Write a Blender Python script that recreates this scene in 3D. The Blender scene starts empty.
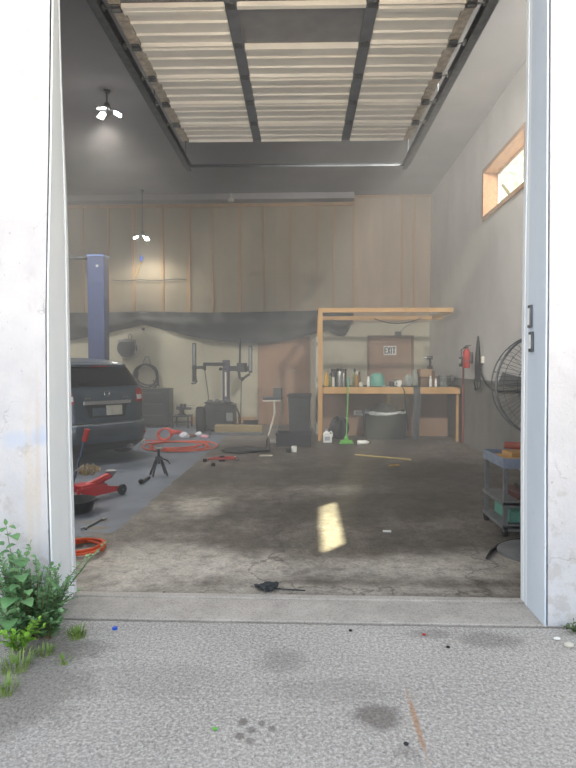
import bpy, bmesh, math, random
from mathutils import Vector, Matrix, Euler
random.seed(7)
R = math.radians
PI = math.pi
scene = bpy.context.scene
col = scene.collection

# ------------------------------------------------------------------ camera
CAMZ = 1.52
F = 577.0
PSI = math.atan(22 / F)
TH = math.atan(18 / F)
cam_d = bpy.data.cameras.new('camera')
cam = bpy.data.objects.new('camera', cam_d)
col.objects.link(cam)
cam.location = (0, 0, CAMZ)
cam.rotation_euler = (PI / 2 - TH, 0, PSI)
cam_d.sensor_fit = 'VERTICAL'
cam_d.sensor_height = 24.0
cam_d.lens = F * 24.0 / 768.0
cam_d.clip_start = 0.05
cam_d.clip_end = 300
scene.camera = cam
RM = Euler(cam.rotation_euler, 'XYZ').to_matrix()


def ray(px, py):
    return RM @ Vector(((px - 288) / F, (384 - py) / F, -1.0))


def P(px, py, Y):
    d = ray(px, py)
    return Vector((0, 0, CAMZ)) + d * (Y / d.y)


def G(px, py, z=0.0):
    d = ray(px, py)
    return Vector((0, 0, CAMZ)) + d * ((z - CAMZ) / d.z)


def PX(px, py, X):
    d = ray(px, py)
    return Vector((0, 0, CAMZ)) + d * (X / d.x)


# ------------------------------------------------------------------ mesh builder
class MB:
    def __init__(self):
        self.v, self.f = [], []

    def add(self, vs, fs, M=None):
        b = len(self.v)
        for p in vs:
            p = Vector(p)
            self.v.append(M @ p if M is not None else p)
        self.f.extend([tuple(b + i for i in q) for q in fs])
        return self

    def box(self, c, s, rot=None):
        x, y, z = s[0] / 2, s[1] / 2, s[2] / 2
        vs = [(-x, -y, -z), (x, -y, -z), (x, y, -z), (-x, y, -z), (-x, -y, z), (x, -y, z), (x, y, z), (-x, y, z)]
        fs = [(0, 3, 2, 1), (4, 5, 6, 7), (0, 1, 5, 4), (1, 2, 6, 5), (2, 3, 7, 6), (3, 0, 4, 7)]
        M = Matrix.Translation(Vector(c))
        if rot is not None:
            M = M @ Euler(rot, 'XYZ').to_matrix().to_4x4()
        return self.add(vs, fs, M)

    def bb(self, lo, hi):
        return self.box([(a + b) / 2 for a, b in zip(lo, hi)], [abs(b - a) for a, b in zip(lo, hi)])

    def cyl(self, p0, p1, r0, r1=None, n=16):
        if r1 is None:
            r1 = r0
        p0, p1 = Vector(p0), Vector(p1)
        d = (p1 - p0).normalized()
        q = d.to_track_quat('Z', 'Y').to_matrix()
        vs, fs = [], []
        for p, r in ((p0, r0), (p1, r1)):
            for i in range(n):
                a = 2 * PI * i / n
                vs.append(p + q @ Vector((r * math.cos(a), r * math.sin(a), 0)))
        for i in range(n):
            j = (i + 1) % n
            fs.append((i, j, n + j, n + i))
        fs.append(tuple(range(n - 1, -1, -1)))
        fs.append(tuple(range(n, 2 * n)))
        return self.add(vs, fs)

    def tube(self, pts, r, n=8, closed=False, radii=None):
        pts = [Vector(p) for p in pts]
        m = len(pts)
        vs, fs = [], []
        up = None
        for k, p in enumerate(pts):
            if closed:
                d = pts[(k + 1) % m] - pts[k - 1]
            else:
                d = pts[min(k + 1, m - 1)] - pts[max(k - 1, 0)]
            if d.length < 1e-9:
                d = Vector((0, 0, 1))
            d.normalize()
            if up is None:
                up = Vector((0, 0, 1)) if abs(d.z) < .9 else Vector((1, 0, 0))
            s = d.cross(up)
            if s.length < 1e-6:
                s = d.orthogonal()
            s.normalize()
            up = s.cross(d).normalized()
            rr = radii[k] if radii else r
            for i in range(n):
                a = 2 * PI * i / n
                vs.append(p + s * (rr * math.cos(a)) + up * (rr * math.sin(a)))
        for k in range(m if closed else m - 1):
            k2 = (k + 1) % m
            for i in range(n):
                j = (i + 1) % n
                fs.append((k * n + i, k2 * n + i, k2 * n + j, k * n + j))
        if not closed:
            fs.append(tuple(range(n)))
            fs.append(tuple((m - 1) * n + i for i in range(n - 1, -1, -1)))
        return self.add(vs, fs)

    def lathe(self, prof, c=(0, 0, 0), n=20, M=None):
        vs, fs = [], []
        for r, z in prof:
            for i in range(n):
                a = 2 * PI * i / n
                vs.append((r * math.cos(a), r * math.sin(a), z))
        m = len(prof)
        for k in range(m - 1):
            for i in range(n):
                j = (i + 1) % n
                fs.append((k * n + i, k * n + j, (k + 1) * n + j, (k + 1) * n + i))
        fs.append(tuple(range(n - 1, -1, -1)))
        fs.append(tuple((m - 1) * n + i for i in range(n)))
        T = Matrix.Translation(Vector(c))
        if M is not None:
            T = T @ M
        return self.add(vs, fs, T)

    def ball(self, c, r, s=(1, 1, 1), n=14, m=8, M=None):
        prof = []
        for k in range(m + 1):
            a = -PI / 2 + PI * k / m
            prof.append((max(1e-4, r * math.cos(a)), r * math.sin(a)))
        S = Matrix.Diagonal((s[0], s[1], s[2], 1))
        if M is not None:
            S = M @ S
        return self.lathe(prof, c, n, S)

    def prism(self, poly, fn, d0, d1):
        """poly: 2-D outline; fn(u, v, d) gives the point; extruded d0 -> d1"""
        n = len(poly)
        vs = [fn(u, v, d0) for u, v in poly] + [fn(u, v, d1) for u, v in poly]
        fs = [tuple(range(n - 1, -1, -1)), tuple(range(n, 2 * n))]
        for i in range(n):
            j = (i + 1) % n
            fs.append((i, j, n + j, n + i))
        return self.add(vs, fs)

    def grid(self, fn, nu, nv, thick=None):
        vs = [fn(i / nu, j / nv) for i in range(nu + 1) for j in range(nv + 1)]
        fs = []
        for i in range(nu):
            for j in range(nv):
                a = i * (nv + 1) + j
                fs.append((a, a + nv + 1, a + nv + 2, a + 1))
        if thick is not None:
            t = Vector(thick)
            N = len(vs)
            vs = vs + [Vector(p) + t for p in vs]
            fs = fs + [tuple(N + k for k in reversed(q)) for q in fs]
            bd = [(i * (nv + 1)) for i in range(nu + 1)] + [nu * (nv + 1) + j for j in range(1, nv + 1)] \
                + [i * (nv + 1) + nv for i in range(nu - 1, -1, -1)] + [j for j in range(nv - 1, 0, -1)]
            L = len(bd)
            for k in range(L):
                a, b = bd[k], bd[(k + 1) % L]
                fs.append((b, a, N + a, N + b))
        return self.add(vs, fs)

    def torus(self, c, R0, r, M=None, n=28, m=8, a0=0, a1=2 * PI):
        full = abs(a1 - a0 - 2 * PI) < 1e-6
        k = n if full else n + 1
        pts = [Vector((R0 * math.cos(a0 + (a1 - a0) * i / n), R0 * math.sin(a0 + (a1 - a0) * i / n), 0)) for i in range(k)]
        T = Matrix.Translation(Vector(c))
        if M is not None:
            T = T @ M
        return self.tube([T @ p for p in pts], r, m, closed=full)

    def build(self, name, mat, parent=None, bevel=0.0, seg=2, angle=40, smooth=True, loc=None, fix=True):
        me = bpy.data.meshes.new(name)
        me.from_pydata([tuple(p) for p in self.v], [], self.f)
        if fix:
            bm = bmesh.new()
            bm.from_mesh(me)
            bmesh.ops.recalc_face_normals(bm, faces=bm.faces[:])
            bm.to_mesh(me)
            bm.free()
        me.update()
        if smooth:
            me.polygons.foreach_set('use_smooth', [True] * len(me.polygons))
            me.set_sharp_from_angle(angle=R(angle))
        me.materials.append(mat)
        o = bpy.data.objects.new(name, me)
        col.objects.link(o)
        if parent is not None:
            o.parent = parent
        if loc is not None:
            o.location = loc
        if bevel > 0:
            b = o.modifiers.new('edge', 'BEVEL')
            b.width = bevel
            b.segments = seg
            b.limit_method = 'ANGLE'
            b.angle_limit = R(35)
        return o


def tag(o, label=None, cat=None, group=None, kind=None):
    if label:
        o['label'] = label
    if cat:
        o['category'] = cat
    if group:
        o['group'] = group
    if kind:
        o['kind'] = kind
    return o


def thing(name, label, cat, loc=(0, 0, 0), rz=0.0, group=None):
    o = bpy.data.objects.new(name, None)
    o.empty_display_size = 0.1
    col.objects.link(o)
    o.location = loc
    o.rotation_euler = (0, 0, rz)
    return tag(o, label, cat, group)


def copy_tree(o, parent=None):
    c = o.copy()
    col.objects.link(c)
    c.parent = parent
    for ch in list(o.children):
        copy_tree(ch, c)
    return c


def RX(a): return Matrix.Rotation(a, 4, 'X')
def RY(a): return Matrix.Rotation(a, 4, 'Y')
def RZ(a): return Matrix.Rotation(a, 4, 'Z')


# ------------------------------------------------------------------ materials
class NT:
    """small helper round a node tree"""

    def __init__(self, name):
        self.m = bpy.data.materials.new(name)
        self.m.use_nodes = True
        self.t = self.m.node_tree
        self.b = self.t.nodes['Principled BSDF']
        self.tc = None

    def n(self, typ, **kw):
        x = self.t.nodes.new(typ)
        for k, v in kw.items():
            setattr(x, k, v)
        return x

    def l(self, a, b):
        self.t.links.new(a, b)

    def coord(self):
        if self.tc is None:
            self.tc = self.n('ShaderNodeTexCoord')
        return self.tc.outputs['Object']

    def noise(self, scale, detail=4, rough=.55, vec=None, stretch=None, dist=0.0):
        x = self.n('ShaderNodeTexNoise')
        x.inputs['Scale'].default_value = scale
        x.inputs['Detail'].default_value = detail
        x.inputs['Roughness'].default_value = rough
        x.inputs['Distortion'].default_value = dist
        v = vec if vec is not None else self.coord()
        if stretch is not None:
            mp = self.n('ShaderNodeMapping')
            mp.inputs['Scale'].default_value = stretch
            self.l(v, mp.inputs['Vector'])
            v = mp.outputs['Vector']
        self.l(v, x.inputs['Vector'])
        return x.outputs['Fac']

    def vor(self, scale, feature='F1', vec=None):
        x = self.n('ShaderNodeTexVoronoi', feature=feature)
        x.inputs['Scale'].default_value = scale
        self.l(vec if vec is not None else self.coord(), x.inputs['Vector'])
        return x.outputs['Distance']

    def ramp(self, fac, stops):
        x = self.n('ShaderNodeValToRGB')
        e = x.color_ramp.elements
        while len(e) < len(stops):
            e.new(.5)
        for k, (p, c) in enumerate(stops):
            e[k].position = p
            if not isinstance(c, (tuple, list)):
                c = (c, c, c)
            e[k].color = (*c, 1)
        self.l(fac, x.inputs['Fac'])
        return x.outputs['Color']

    def math(self, op, a, b=None, clamp=False):
        x = self.n('ShaderNodeMath', operation=op, use_clamp=clamp)
        for k, v in enumerate((a, b)):
            if v is None:
                continue
            if isinstance(v, (int, float)):
                x.inputs[k].default_value = v
            else:
                self.l(v, x.inputs[k])
        return x.outputs[0]

    def mix(self, fac, a, b, mode='MIX'):
        x = self.n('ShaderNodeMix', data_type='RGBA', blend_type=mode)
        for s, v in ((x.inputs[0], fac), (x.inputs[6], a), (x.inputs[7], b)):
            if isinstance(v, (int, float)):
                s.default_value = v
            elif isinstance(v, (tuple, list)):
                s.default_value = (*v, 1)
            else:
                self.l(v, s)
        return x.outputs[2]

    def sep(self):
        x = self.n('ShaderNodeSeparateXYZ')
        self.l(self.coord(), x.inputs[0])
        return x.outputs

    def spot(self, x0, y0, rx, ry, edge=.35, wob=.35, wscale=5.0, axes=(0, 1)):
        """a blotch with a ragged rim: 1 inside, 0 outside"""
        s = self.sep()
        u = self.math('DIVIDE', self.math('SUBTRACT', s[axes[0]], x0), rx)
        v = self.math('DIVIDE', self.math('SUBTRACT', s[axes[1]], y0), ry)
        d = self.math('SQRT', self.math('ADD', self.math('MULTIPLY', u, u), self.math('MULTIPLY', v, v)))
        nz = self.math('MULTIPLY', self.math('SUBTRACT', self.noise(wscale, 5, .65), .5), wob * 4)
        d = self.math('ADD', d, nz)
        x = self.n('ShaderNodeMapRange', interpolation_type='SMOOTHSTEP')
        x.inputs['From Min'].default_value = 1 + edge
        x.inputs['From Max'].default_value = 1 - edge
        self.l(d, x.inputs['Value'])
        return x.outputs['Result']

    def bump(self, h, strength=.2, dist=.01):
        x = self.n('ShaderNodeBump')
        x.inputs['Strength'].default_value = strength
        x.inputs['Distance'].default_value = dist
        self.l(h, x.inputs['Height'])
        self.l(x.outputs['Normal'], self.b.inputs['Normal'])

    def base(self, c):
        if isinstance(c, (tuple, list)):
            self.b.inputs['Base Color'].default_value = (*c, 1)
        else:
            self.l(c, self.b.inputs['Base Color'])

    def set(self, rough=.6, metal=0.0, spec=.5):
        self.b.inputs['Roughness'].default_value = rough
        self.b.inputs['Metallic'].default_value = metal
        self.b.inputs['Specular IOR Level'].default_value = spec
        return self


def mat(name, c, rough=.6, metal=0.0, var=.18, scale=8.0, c2=None, bump=0.0, bscale=60, spec=.4, stretch=None, coat=0.0):
    """plain material with a gentle procedural mottling"""
    k = NT(name)
    k.set(rough, metal, spec)
    lo = tuple(x * (1 - var) for x in c)
    hi = c2 if c2 is not None else tuple(min(1, x * (1 + var)) for x in c)
    k.base(k.ramp(k.noise(scale, 5, .6, stretch=stretch), [(.32, lo), (.68, hi)]))
    if bump:
        k.bump(k.noise(bscale, 4, .6), bump, .004)
    if coat:
        k.b.inputs['Coat Weight'].default_value = coat
        k.b.inputs['Coat Roughness'].default_value = .08
    return k.m


def glassy(name, c, rough=.05, trans=.85, ior=1.3):
    k = NT(name)
    k.set(rough, 0, .5)
    k.base(c)
    k.b.inputs['Transmission Weight'].default_value = trans
    k.b.inputs['IOR'].default_value = ior
    return k.m


def glow(name, c, s):
    k = NT(name)
    k.base((.8, .8, .8))
    k.b.inputs['Emission Color'].default_value = (*c, 1)
    k.b.inputs['Emission Strength'].default_value = s
    return k.m


def S(r, g, b):
    """sRGB 0-255 to linear"""
    return tuple(((x / 255) / 12.92 if x / 255 <= .04045 else ((x / 255 + .055) / 1.055) ** 2.4) for x in (r, g, b))


M = {}
M['black'] = mat('black_plastic', S(30, 31, 33), .45)
M['blackrub'] = mat('black_rubber', S(26, 26, 27), .8, bump=.1)
M['darkgrey'] = mat('dark_grey_metal', S(48, 51, 54), .5, .3)
M['machine'] = mat('machine_grey', S(50, 54, 54), .5, .2)
M['midgrey'] = mat('mid_grey', S(120, 122, 122), .5)
M['steel'] = mat('bare_steel', S(150, 152, 152), .35, .85)
M['galv'] = mat('galvanised_steel', S(105, 108, 111), .5, .55, var=.25, scale=14)
M['chrome'] = mat('chrome', S(210, 212, 214), .15, 1.0, var=.03)
M['white'] = mat('white_plastic', S(225, 226, 222), .45, var=.06)
M['dirtywhite'] = mat('dirty_white', S(200, 198, 186), .6, var=.12)
M['red'] = mat('red_paint', S(190, 22, 30), .35, var=.12, coat=.4)
M['dullred'] = mat('dull_red', S(170, 52, 46), .5, var=.2)
M['orange'] = mat('orange_rubber', S(206, 80, 36), .5, var=.12)
M['redhose'] = mat('red_rubber_hose', S(205, 66, 44), .5, var=.15)
M['blue'] = mat('blue_lift_paint', S(36, 54, 98), .45, var=.2, scale=5, coat=.2)
M['bluecap'] = mat('blue_plastic', S(20, 80, 200), .4, var=.05)
M['green'] = mat('green_plastic', S(98, 178, 72), .5, var=.1)
M['greenpole'] = mat('green_pole', S(96, 160, 92), .4, var=.1)
M['teal'] = mat('teal_plastic', S(92, 150, 134), .45, var=.1)
M['yellow'] = mat('yellow_plastic', S(206, 160, 50), .4, var=.1)
M['olive'] = mat('olive_plastic', S(128, 134, 72), .45, var=.15)
M['amber'] = mat('amber_plastic', S(150, 110, 50), .4, var=.15)
M['card'] = mat('cardboard', S(152, 124, 96), .85, var=.1, scale=12)
M['cardd'] = mat('dark_cardboard', S(112, 92, 76), .85, var=.1, scale=12)
M['lumber'] = mat('framing_lumber', S(182, 145, 95), .75, var=.16, scale=3.0, stretch=(1, 1, .25), bump=.08)
M['lumberd'] = mat('aged_lumber', S(172, 136, 92), .8, var=.2, scale=3.0, bump=.08)
M['ply'] = mat('brown_plywood', S(150, 122, 98), .75, var=.12, scale=2.2, stretch=(1, 1, .3))
M['doorbrown'] = mat('brown_door_veneer', S(152, 120, 94), .6, var=.10, scale=2.0, stretch=(3, 3, .25))
M['clearplastic'] = mat('cloudy_plastic_sheet', S(140, 146, 143), .25, var=.25, scale=22, bump=.4, bscale=30)
M['greycloth'] = mat('grey_cloth', S(74, 78, 80), .9, var=.2, bump=.3, bscale=120)
M['pinkcloth'] = mat('pale_pink_cloth', S(200, 150, 160), .9, var=.2)
M['whitecloth'] = mat('white_cloth', S(212, 214, 222), .9, var=.1)
M['paper'] = mat('white_paper', S(226, 226, 222), .8, var=.04)
SKY, SUN, EXPO, HAZE = 1.42, 38.0, 0.5, 0.029
SUND = (-.662, -.845, -1.0)
LAMP = (260, 80, 280, 200, 330, 1600)  # first two are the visible lamps, the rest added fill lamps
# ------------------------------------------------------------------ the building
YF, YI, YB = 3.38, 3.75, 14.9      # facade face, inside of the facade, back wall
XR, XL, ZC = 3.05, -8.2, 5.85      # right wall, left wall, ceiling


def struct(o, label=None):
    o['kind'] = 'structure'
    if label:
        o['label'] = label
    return o


# outdoor concrete
k = NT('outdoor_concrete'); k.set(.9, 0, .25)
big = k.noise(.9, 5, .6)
fine = k.noise(62, 5, .8)
agg = k.vor(85)
c = k.ramp(big, [(.3, S(150, 146, 141)), (.7, S(174, 170, 164))])
c = k.mix(k.math('MULTIPLY', k.ramp(fine, [(.46, 0.0), (.60, 1.0)]), .75), c, S(214, 212, 207))
c = k.mix(k.math('MULTIPLY', k.ramp(k.noise(48, 5, .8, stretch=(1.3, 1, 1)), [(.52, 0.0), (.62, 1.0)]), .62), c, S(96, 93, 90))
c = k.mix(k.math('MULTIPLY', k.ramp(agg, [(.0, 1.0), (.3, 0.0)]), .4), c, S(108, 105, 101))
for (px, py, rx, ry, st) in ((378, 716, .10, .085, .6), (282, 660, .12, .11, .28), (490, 640, .16, .09, .35), (430, 634, .12, .05, .3),
                             (243, 722, .02, .025, .6), (252, 730, .02, .022, .6), (262, 723, .018, .02, .55), (240, 736, .02, .02, .6), (250, 741, .018, .02, .5),
                             (272, 729, .018, .02, .5), (405, 752, .05, .04, .25), (330, 690, .3, .1, .18), (160, 680, .35, .15, .15), (20, 690, .3, .35, .45), (60, 648, .25, .10, .45)):
    g = G(px, py)
    c = k.mix(k.math('MULTIPLY', k.spot(g.x, g.y, rx, ry, .4, .35, 9), st), c, S(84, 78, 72))
g = G(416, 722)
c = k.mix(k.math('MULTIPLY', k.spot(g.x, g.y, .012, .2, .5, .3, 14), .6), c, S(168, 120, 74))
k.base(c)
k.bump(k.math('ADD', fine, agg), .55, .006)
M['concrete_out'] = k.m

k = NT('threshold_concrete'); k.set(.85, 0, .3)
c = k.ramp(k.noise(3, 6, .65), [(.3, S(160, 155, 148)), (.7, S(192, 187, 180))])
c = k.mix(k.math('MULTIPLY', k.ramp(k.noise(80, 3, .7), [(.5, 0.0), (.68, 1.0)]), .5), c, S(92, 88, 84))
c = k.mix(k.math('MULTIPLY', k.ramp(k.vor(60), [(0.0, 1.0), (.14, 0.0)]), .35), c, S(205, 202, 196))
k.base(c); k.bump(k.noise(60, 4, .7), .35, .006)
M['concrete_sill'] = k.m

k = NT('shop_floor'); k.set(.62, 0, .35)
n1 = k.noise(2.2, 9, .74, dist=.3)
c = k.ramp(n1, [(.28, S(86, 82, 76)), (.44, S(118, 112, 104)), (.60, S(142, 136, 127)), (.78, S(168, 162, 153))])
c = k.mix(k.math('MULTIPLY', k.ramp(k.noise(2.6, 6, .7, stretch=(1.0, .55, 1)), [(.42, 1.0), (.62, 0.0)]), .5), c, S(74, 66, 56))
c = k.mix(k.math('MULTIPLY', k.ramp(k.noise(30, 5, .75), [(.48, 0.0), (.66, 1.0)]), .45), c, S(84, 77, 68))
# oil and dirt soaked into the slab
for (px, py, rx, ry, st) in ((330, 452, 1.9, 1.3, .62), (270, 475, 1.5, .75, .6), (380, 505, .9, .7, .62), (260, 512, .85, .42, .55), (440, 540, .7, .4, .45),
                             (455, 490, 1.0, 1.0, .55), (340, 572, .75, .14, .5), (120, 590, .14, .05, .55), (190, 478, .5, 1.0, .5), (420, 470, 1.1, .9, .55),
                             (255, 447, 1.0, .9, .6), (350, 440, 1.6, .9, .6), (300, 545, .4, .14, .3), (490, 600, .5, .13, .4), (200, 530, .35, .12, .35)):
    g = G(px, py)
    c = k.mix(k.math('MULTIPLY', k.spot(g.x, g.y, rx, ry, .55, .4, 1.6), st), c, S(62, 56, 50))
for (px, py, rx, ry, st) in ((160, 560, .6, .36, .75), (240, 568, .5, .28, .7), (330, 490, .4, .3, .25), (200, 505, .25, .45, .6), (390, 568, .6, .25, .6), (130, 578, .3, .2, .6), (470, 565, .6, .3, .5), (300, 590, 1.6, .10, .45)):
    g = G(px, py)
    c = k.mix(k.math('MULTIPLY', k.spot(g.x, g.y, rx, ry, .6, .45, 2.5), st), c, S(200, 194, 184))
c = k.mix(1.0, c, k.ramp(k.noise(8, 8, .8), [(.36, .52), (.5, .96), (.64, 1.2)]), 'MULTIPLY')
c = k.mix(1.0, c, k.ramp(k.noise(40, 6, .85), [(.38, .62), (.5, 1.0), (.62, 1.25)]), 'MULTIPLY')
# hairline cracks
cr = k.n('ShaderNodeTexVoronoi', feature='DISTANCE_TO_EDGE'); cr.inputs['Scale'].default_value = .42
wv = k.n('ShaderNodeVectorMath', operation='ADD'); ns = k.n('ShaderNodeTexNoise'); ns.inputs['Scale'].default_value = 2.2; ns.inputs['Detail'].default_value = 6
k.l(k.coord(), ns.inputs['Vector']); k.l(k.coord(), wv.inputs[0]); k.l(ns.outputs['Color'], wv.inputs[1]); k.l(wv.outputs[0], cr.inputs['Vector'])
c = k.mix(k.math('MULTIPLY', k.ramp(cr.outputs['Distance'], [(0.0, 1.0), (.006, 0.0)]), .65), c, S(58, 50, 42))
# the blue-grey painted bay
s = k.sep()
ex = k.math('MULTIPLY', k.math('SUBTRACT', k.noise(3, 4, .6), .5), .14)
mx = k.math('LESS_THAN', k.math('ADD', s[0], ex), -1.79)
my = k.math('GREATER_THAN', k.math('ADD', s[1], k.math('MULTIPLY', k.math('SUBTRACT', k.noise(1.6, 5, .6), .5), .9)), 5.05)
bl = k.ramp(k.noise(1.4, 6, .6), [(.3, S(86, 95, 108)), (.7, S(116, 125, 138))])
bl = k.mix(k.math('MULTIPLY', k.ramp(k.noise(4, 6, .7), [(.55, 0.0), (.7, 1.0)]), .45), bl, S(82, 84, 88))
for (px, py, rx, ry, st) in ((98, 528, .11, .05, .8), (92, 533, .10, .03, .7), (104, 521, .05, .05, .6), (86, 522, .12, .05, .45)):
    g = G(px, py)
    bl = k.mix(k.math('MULTIPLY', k.spot(g.x, g.y, rx, ry, .35, .3, 9), st), bl, S(112, 98, 70))
c = k.mix(k.math('MULTIPLY', k.math('MULTIPLY', mx, my), .94), c, bl)
k.base(c)
k.b.inputs['Roughness'].default_value = .55
k.bump(k.noise(40, 5, .65), .25, .004)
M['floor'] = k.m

m = MB(); m.bb((-14, -16, -.12), (14, 3.352, 0))
struct(m.build('ground', M['concrete_out'], smooth=False))
m = MB(); m.bb((-9, 3.385, -.12), (6, 3.70, .004)); m.bb((-9, 3.70, -.12), (6, 3.765, .014))
struct(m.build('threshold', M['concrete_sill'], bevel=.006))
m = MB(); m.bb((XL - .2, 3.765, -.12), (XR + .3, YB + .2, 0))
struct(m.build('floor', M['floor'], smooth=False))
k = NT('soil'); k.set(.95); k.base(S(60, 52, 44)); 
m = MB(); m.bb((-14, 3.34, -.14), (14, 3.40, -.02))
struct(m.build('trim_joint', k.m, smooth=False))


def interp(tab, z):
    if z <= tab[0][0]:
        return tab[0][1]
    for (a, xa), (b, xb) in zip(tab, tab[1:]):
        if z <= b:
            return xa + (xb - xa) * (z - a) / (b - a)
    return tab[-1][1]


def edge(pts, Y):
    t = []
    for px, py in pts:
        p = P(px, py, Y)
        t.append((p.z, p.x))
    t.sort()
    t = [(0.0, t[0][1])] + [q for q in t if q[0] > 0.02]
    return t


LF = edge([(50, -100), (50, 0), (48, 150), (45, 300), (46, 450), (49, 560), (50, 627)], YF)      # stucco edge, left
LI = edge([(52.5, -100), (55.5, 0), (58, 90), (61.5, 170), (64, 240), (65, 300), (68, 440), (72.5, 594)], YI)
RF = edge([(552, -100), (551, 0), (549.5, 300), (548, 450), (548, 627)], YF)
RI = edge([(532, -100), (531.5, 0), (530, 120), (527.5, 230), (526.5, 300), (525, 450), (525, 597)], YI)

# stucco
k = NT('white_stucco'); k.set(.85, 0, .25)
c = k.ramp(k.noise(2.2, 6, .62), [(.3, S(192, 195, 201)), (.7, S(212, 214, 218))])
c = k.mix(k.math('MULTIPLY', k.ramp(k.noise(7, 6, .72, stretch=(1, 1, .5)), [(.60, 0.0), (.74, 1.0)]), .35), c, S(168, 168, 166))
c = k.mix(k.math('MULTIPLY', k.ramp(k.noise(34, 4, .75, stretch=(1, 1, .45)), [(.66, 0.0), (.72, 1.0)]), .6), c, S(120, 122, 124))
for (px, py, rx, rz, st, cc) in ((22, 440, .14, .05, .45, (170, 190, 218)), (40, 436, .05, .06, .4, (160, 186, 220)), (30, 500, .03, .5, .35, (206, 190, 164)),
                                 (38, 470, .016, .5, .35, (198, 182, 160)), (8, 560, .16, .3, .4, (170, 172, 172)), (568, 520, .1, .8, .22, (176, 178, 180))):
    p = P(px, py, YF)
    c = k.mix(k.math('MULTIPLY', k.spot(p.x, p.z, rx, rz, .6, .35, 7, axes=(0, 2)), st), c, S(*cc))
# weathering that creeps up the lower wall: peeled patches
s = k.sep()
low = k.math('SUBTRACT', 1.0, k.math('DIVIDE', s[2], 1.5), clamp=True)
pe = k.ramp(k.math('ADD', k.noise(9, 7, .7), k.math('MULTIPLY', low, .16)), [(.64, 0.0), (.70, 1.0)])
c = k.mix(k.math('MULTIPLY', pe, .3), c, S(160, 154, 142))
cr = k.n('ShaderNodeTexVoronoi', feature='DISTANCE_TO_EDGE'); cr.inputs['Scale'].default_value = 1.3
wv = k.n('ShaderNodeVectorMath', operation='ADD'); ns = k.n('ShaderNodeTexNoise'); ns.inputs['Scale'].default_value = 3.0; ns.inputs['Detail'].default_value = 6
k.l(k.coord(), ns.inputs['Vector']); k.l(k.coord(), wv.inputs[0]); k.l(ns.outputs['Color'], wv.inputs[1]); k.l(wv.outputs[0], cr.inputs['Vector'])
ck = k.math('MULTIPLY', k.ramp(cr.outputs['Distance'], [(0.0, 1.0), (.008, 0.0)]), k.ramp(k.noise(1.7, 3), [(.5, 0.0), (.62, 1.0)]))
c = k.mix(k.math('MULTIPLY', ck, .55), c, S(110, 110, 112))
k.base(c)
k.bump(k.math('ADD', k.noise(38, 6, .7), k.math('MULTIPLY', k.noise(6, 4, .6), 1.2)), .55, .012)
M['stucco'] = k.m

H0, H1 = 4.35, 6.8
fxz = lambda u, v, d: (u, d, v)
zs = [0, .35, .8, 1.3, 1.8, 2.3, 2.8, 3.3, 3.8, H0]
m = MB()
def pillar(A, B, xo):
    f = [(xo, YF, 0)] + [(interp(A, z), YF, z) for z in zs] + [(xo, YF, H0)]
    b = [(xo, YI, 0)] + [(interp(B, z), YI, z) for z in zs] + [(xo, YI, H0)]
    n = len(f)
    m.add(f + b, [tuple(range(n)), tuple(range(2 * n - 1, n - 1, -1))] + [(i, (i + 1) % n, n + (i + 1) % n, n + i) for i in range(n)])


pillar(LF, LI, -4.3)
m.bb((-4.3, YF, H0), (-1.0, YI, H1))
m.bb((-7.6, YF, H0 - .1), (-4.3, YI, H1))  # header over an unseen side bay opening, added to let in daylight
m.bb((-9.2, YF, 0), (-7.6, YI, H1))
struct(m.build('wall_front_left', M['stucco'], angle=25))
m = MB()
pillar(RF, RI, 6.0)  # unseen far end extended past the side wall to shade the ground
m.bb((-1.0, YF, H0), (6.0, YI, H1))
struct(m.build('wall_front_right', M['stucco'], angle=25))

# steel door jambs: a bent sheet lining each reveal, with a lip and a guide strip
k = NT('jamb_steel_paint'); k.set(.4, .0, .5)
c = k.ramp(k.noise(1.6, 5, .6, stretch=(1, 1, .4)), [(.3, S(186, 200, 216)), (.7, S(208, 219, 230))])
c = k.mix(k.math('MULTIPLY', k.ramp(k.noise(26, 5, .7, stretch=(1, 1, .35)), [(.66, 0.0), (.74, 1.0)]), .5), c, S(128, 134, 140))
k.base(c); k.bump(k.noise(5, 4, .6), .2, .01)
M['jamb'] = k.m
k = NT('guide_strip_paint'); k.set(.35, 0, .5)
c = k.ramp(k.noise(2, 5, .6, stretch=(1, 1, .3)), [(.3, S(212, 220, 226)), (.7, S(230, 235, 238))])
c = k.mix(k.math('MULTIPLY', k.ramp(k.noise(30, 5, .7, stretch=(1, 1, .3)), [(.68, 0.0), (.75, 1.0)]), .55), c, S(140, 138, 130))
k.base(c)
M['guide'] = k.m

zz = [H0 * i / 40 for i in range(41)]


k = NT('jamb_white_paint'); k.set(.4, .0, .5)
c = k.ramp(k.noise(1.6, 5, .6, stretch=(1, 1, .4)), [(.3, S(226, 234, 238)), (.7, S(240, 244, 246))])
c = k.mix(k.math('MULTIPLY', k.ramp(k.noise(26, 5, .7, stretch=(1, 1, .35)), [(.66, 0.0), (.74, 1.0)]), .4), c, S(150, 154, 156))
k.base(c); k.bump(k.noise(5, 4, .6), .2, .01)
M['jambwhite'] = k.m


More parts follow.
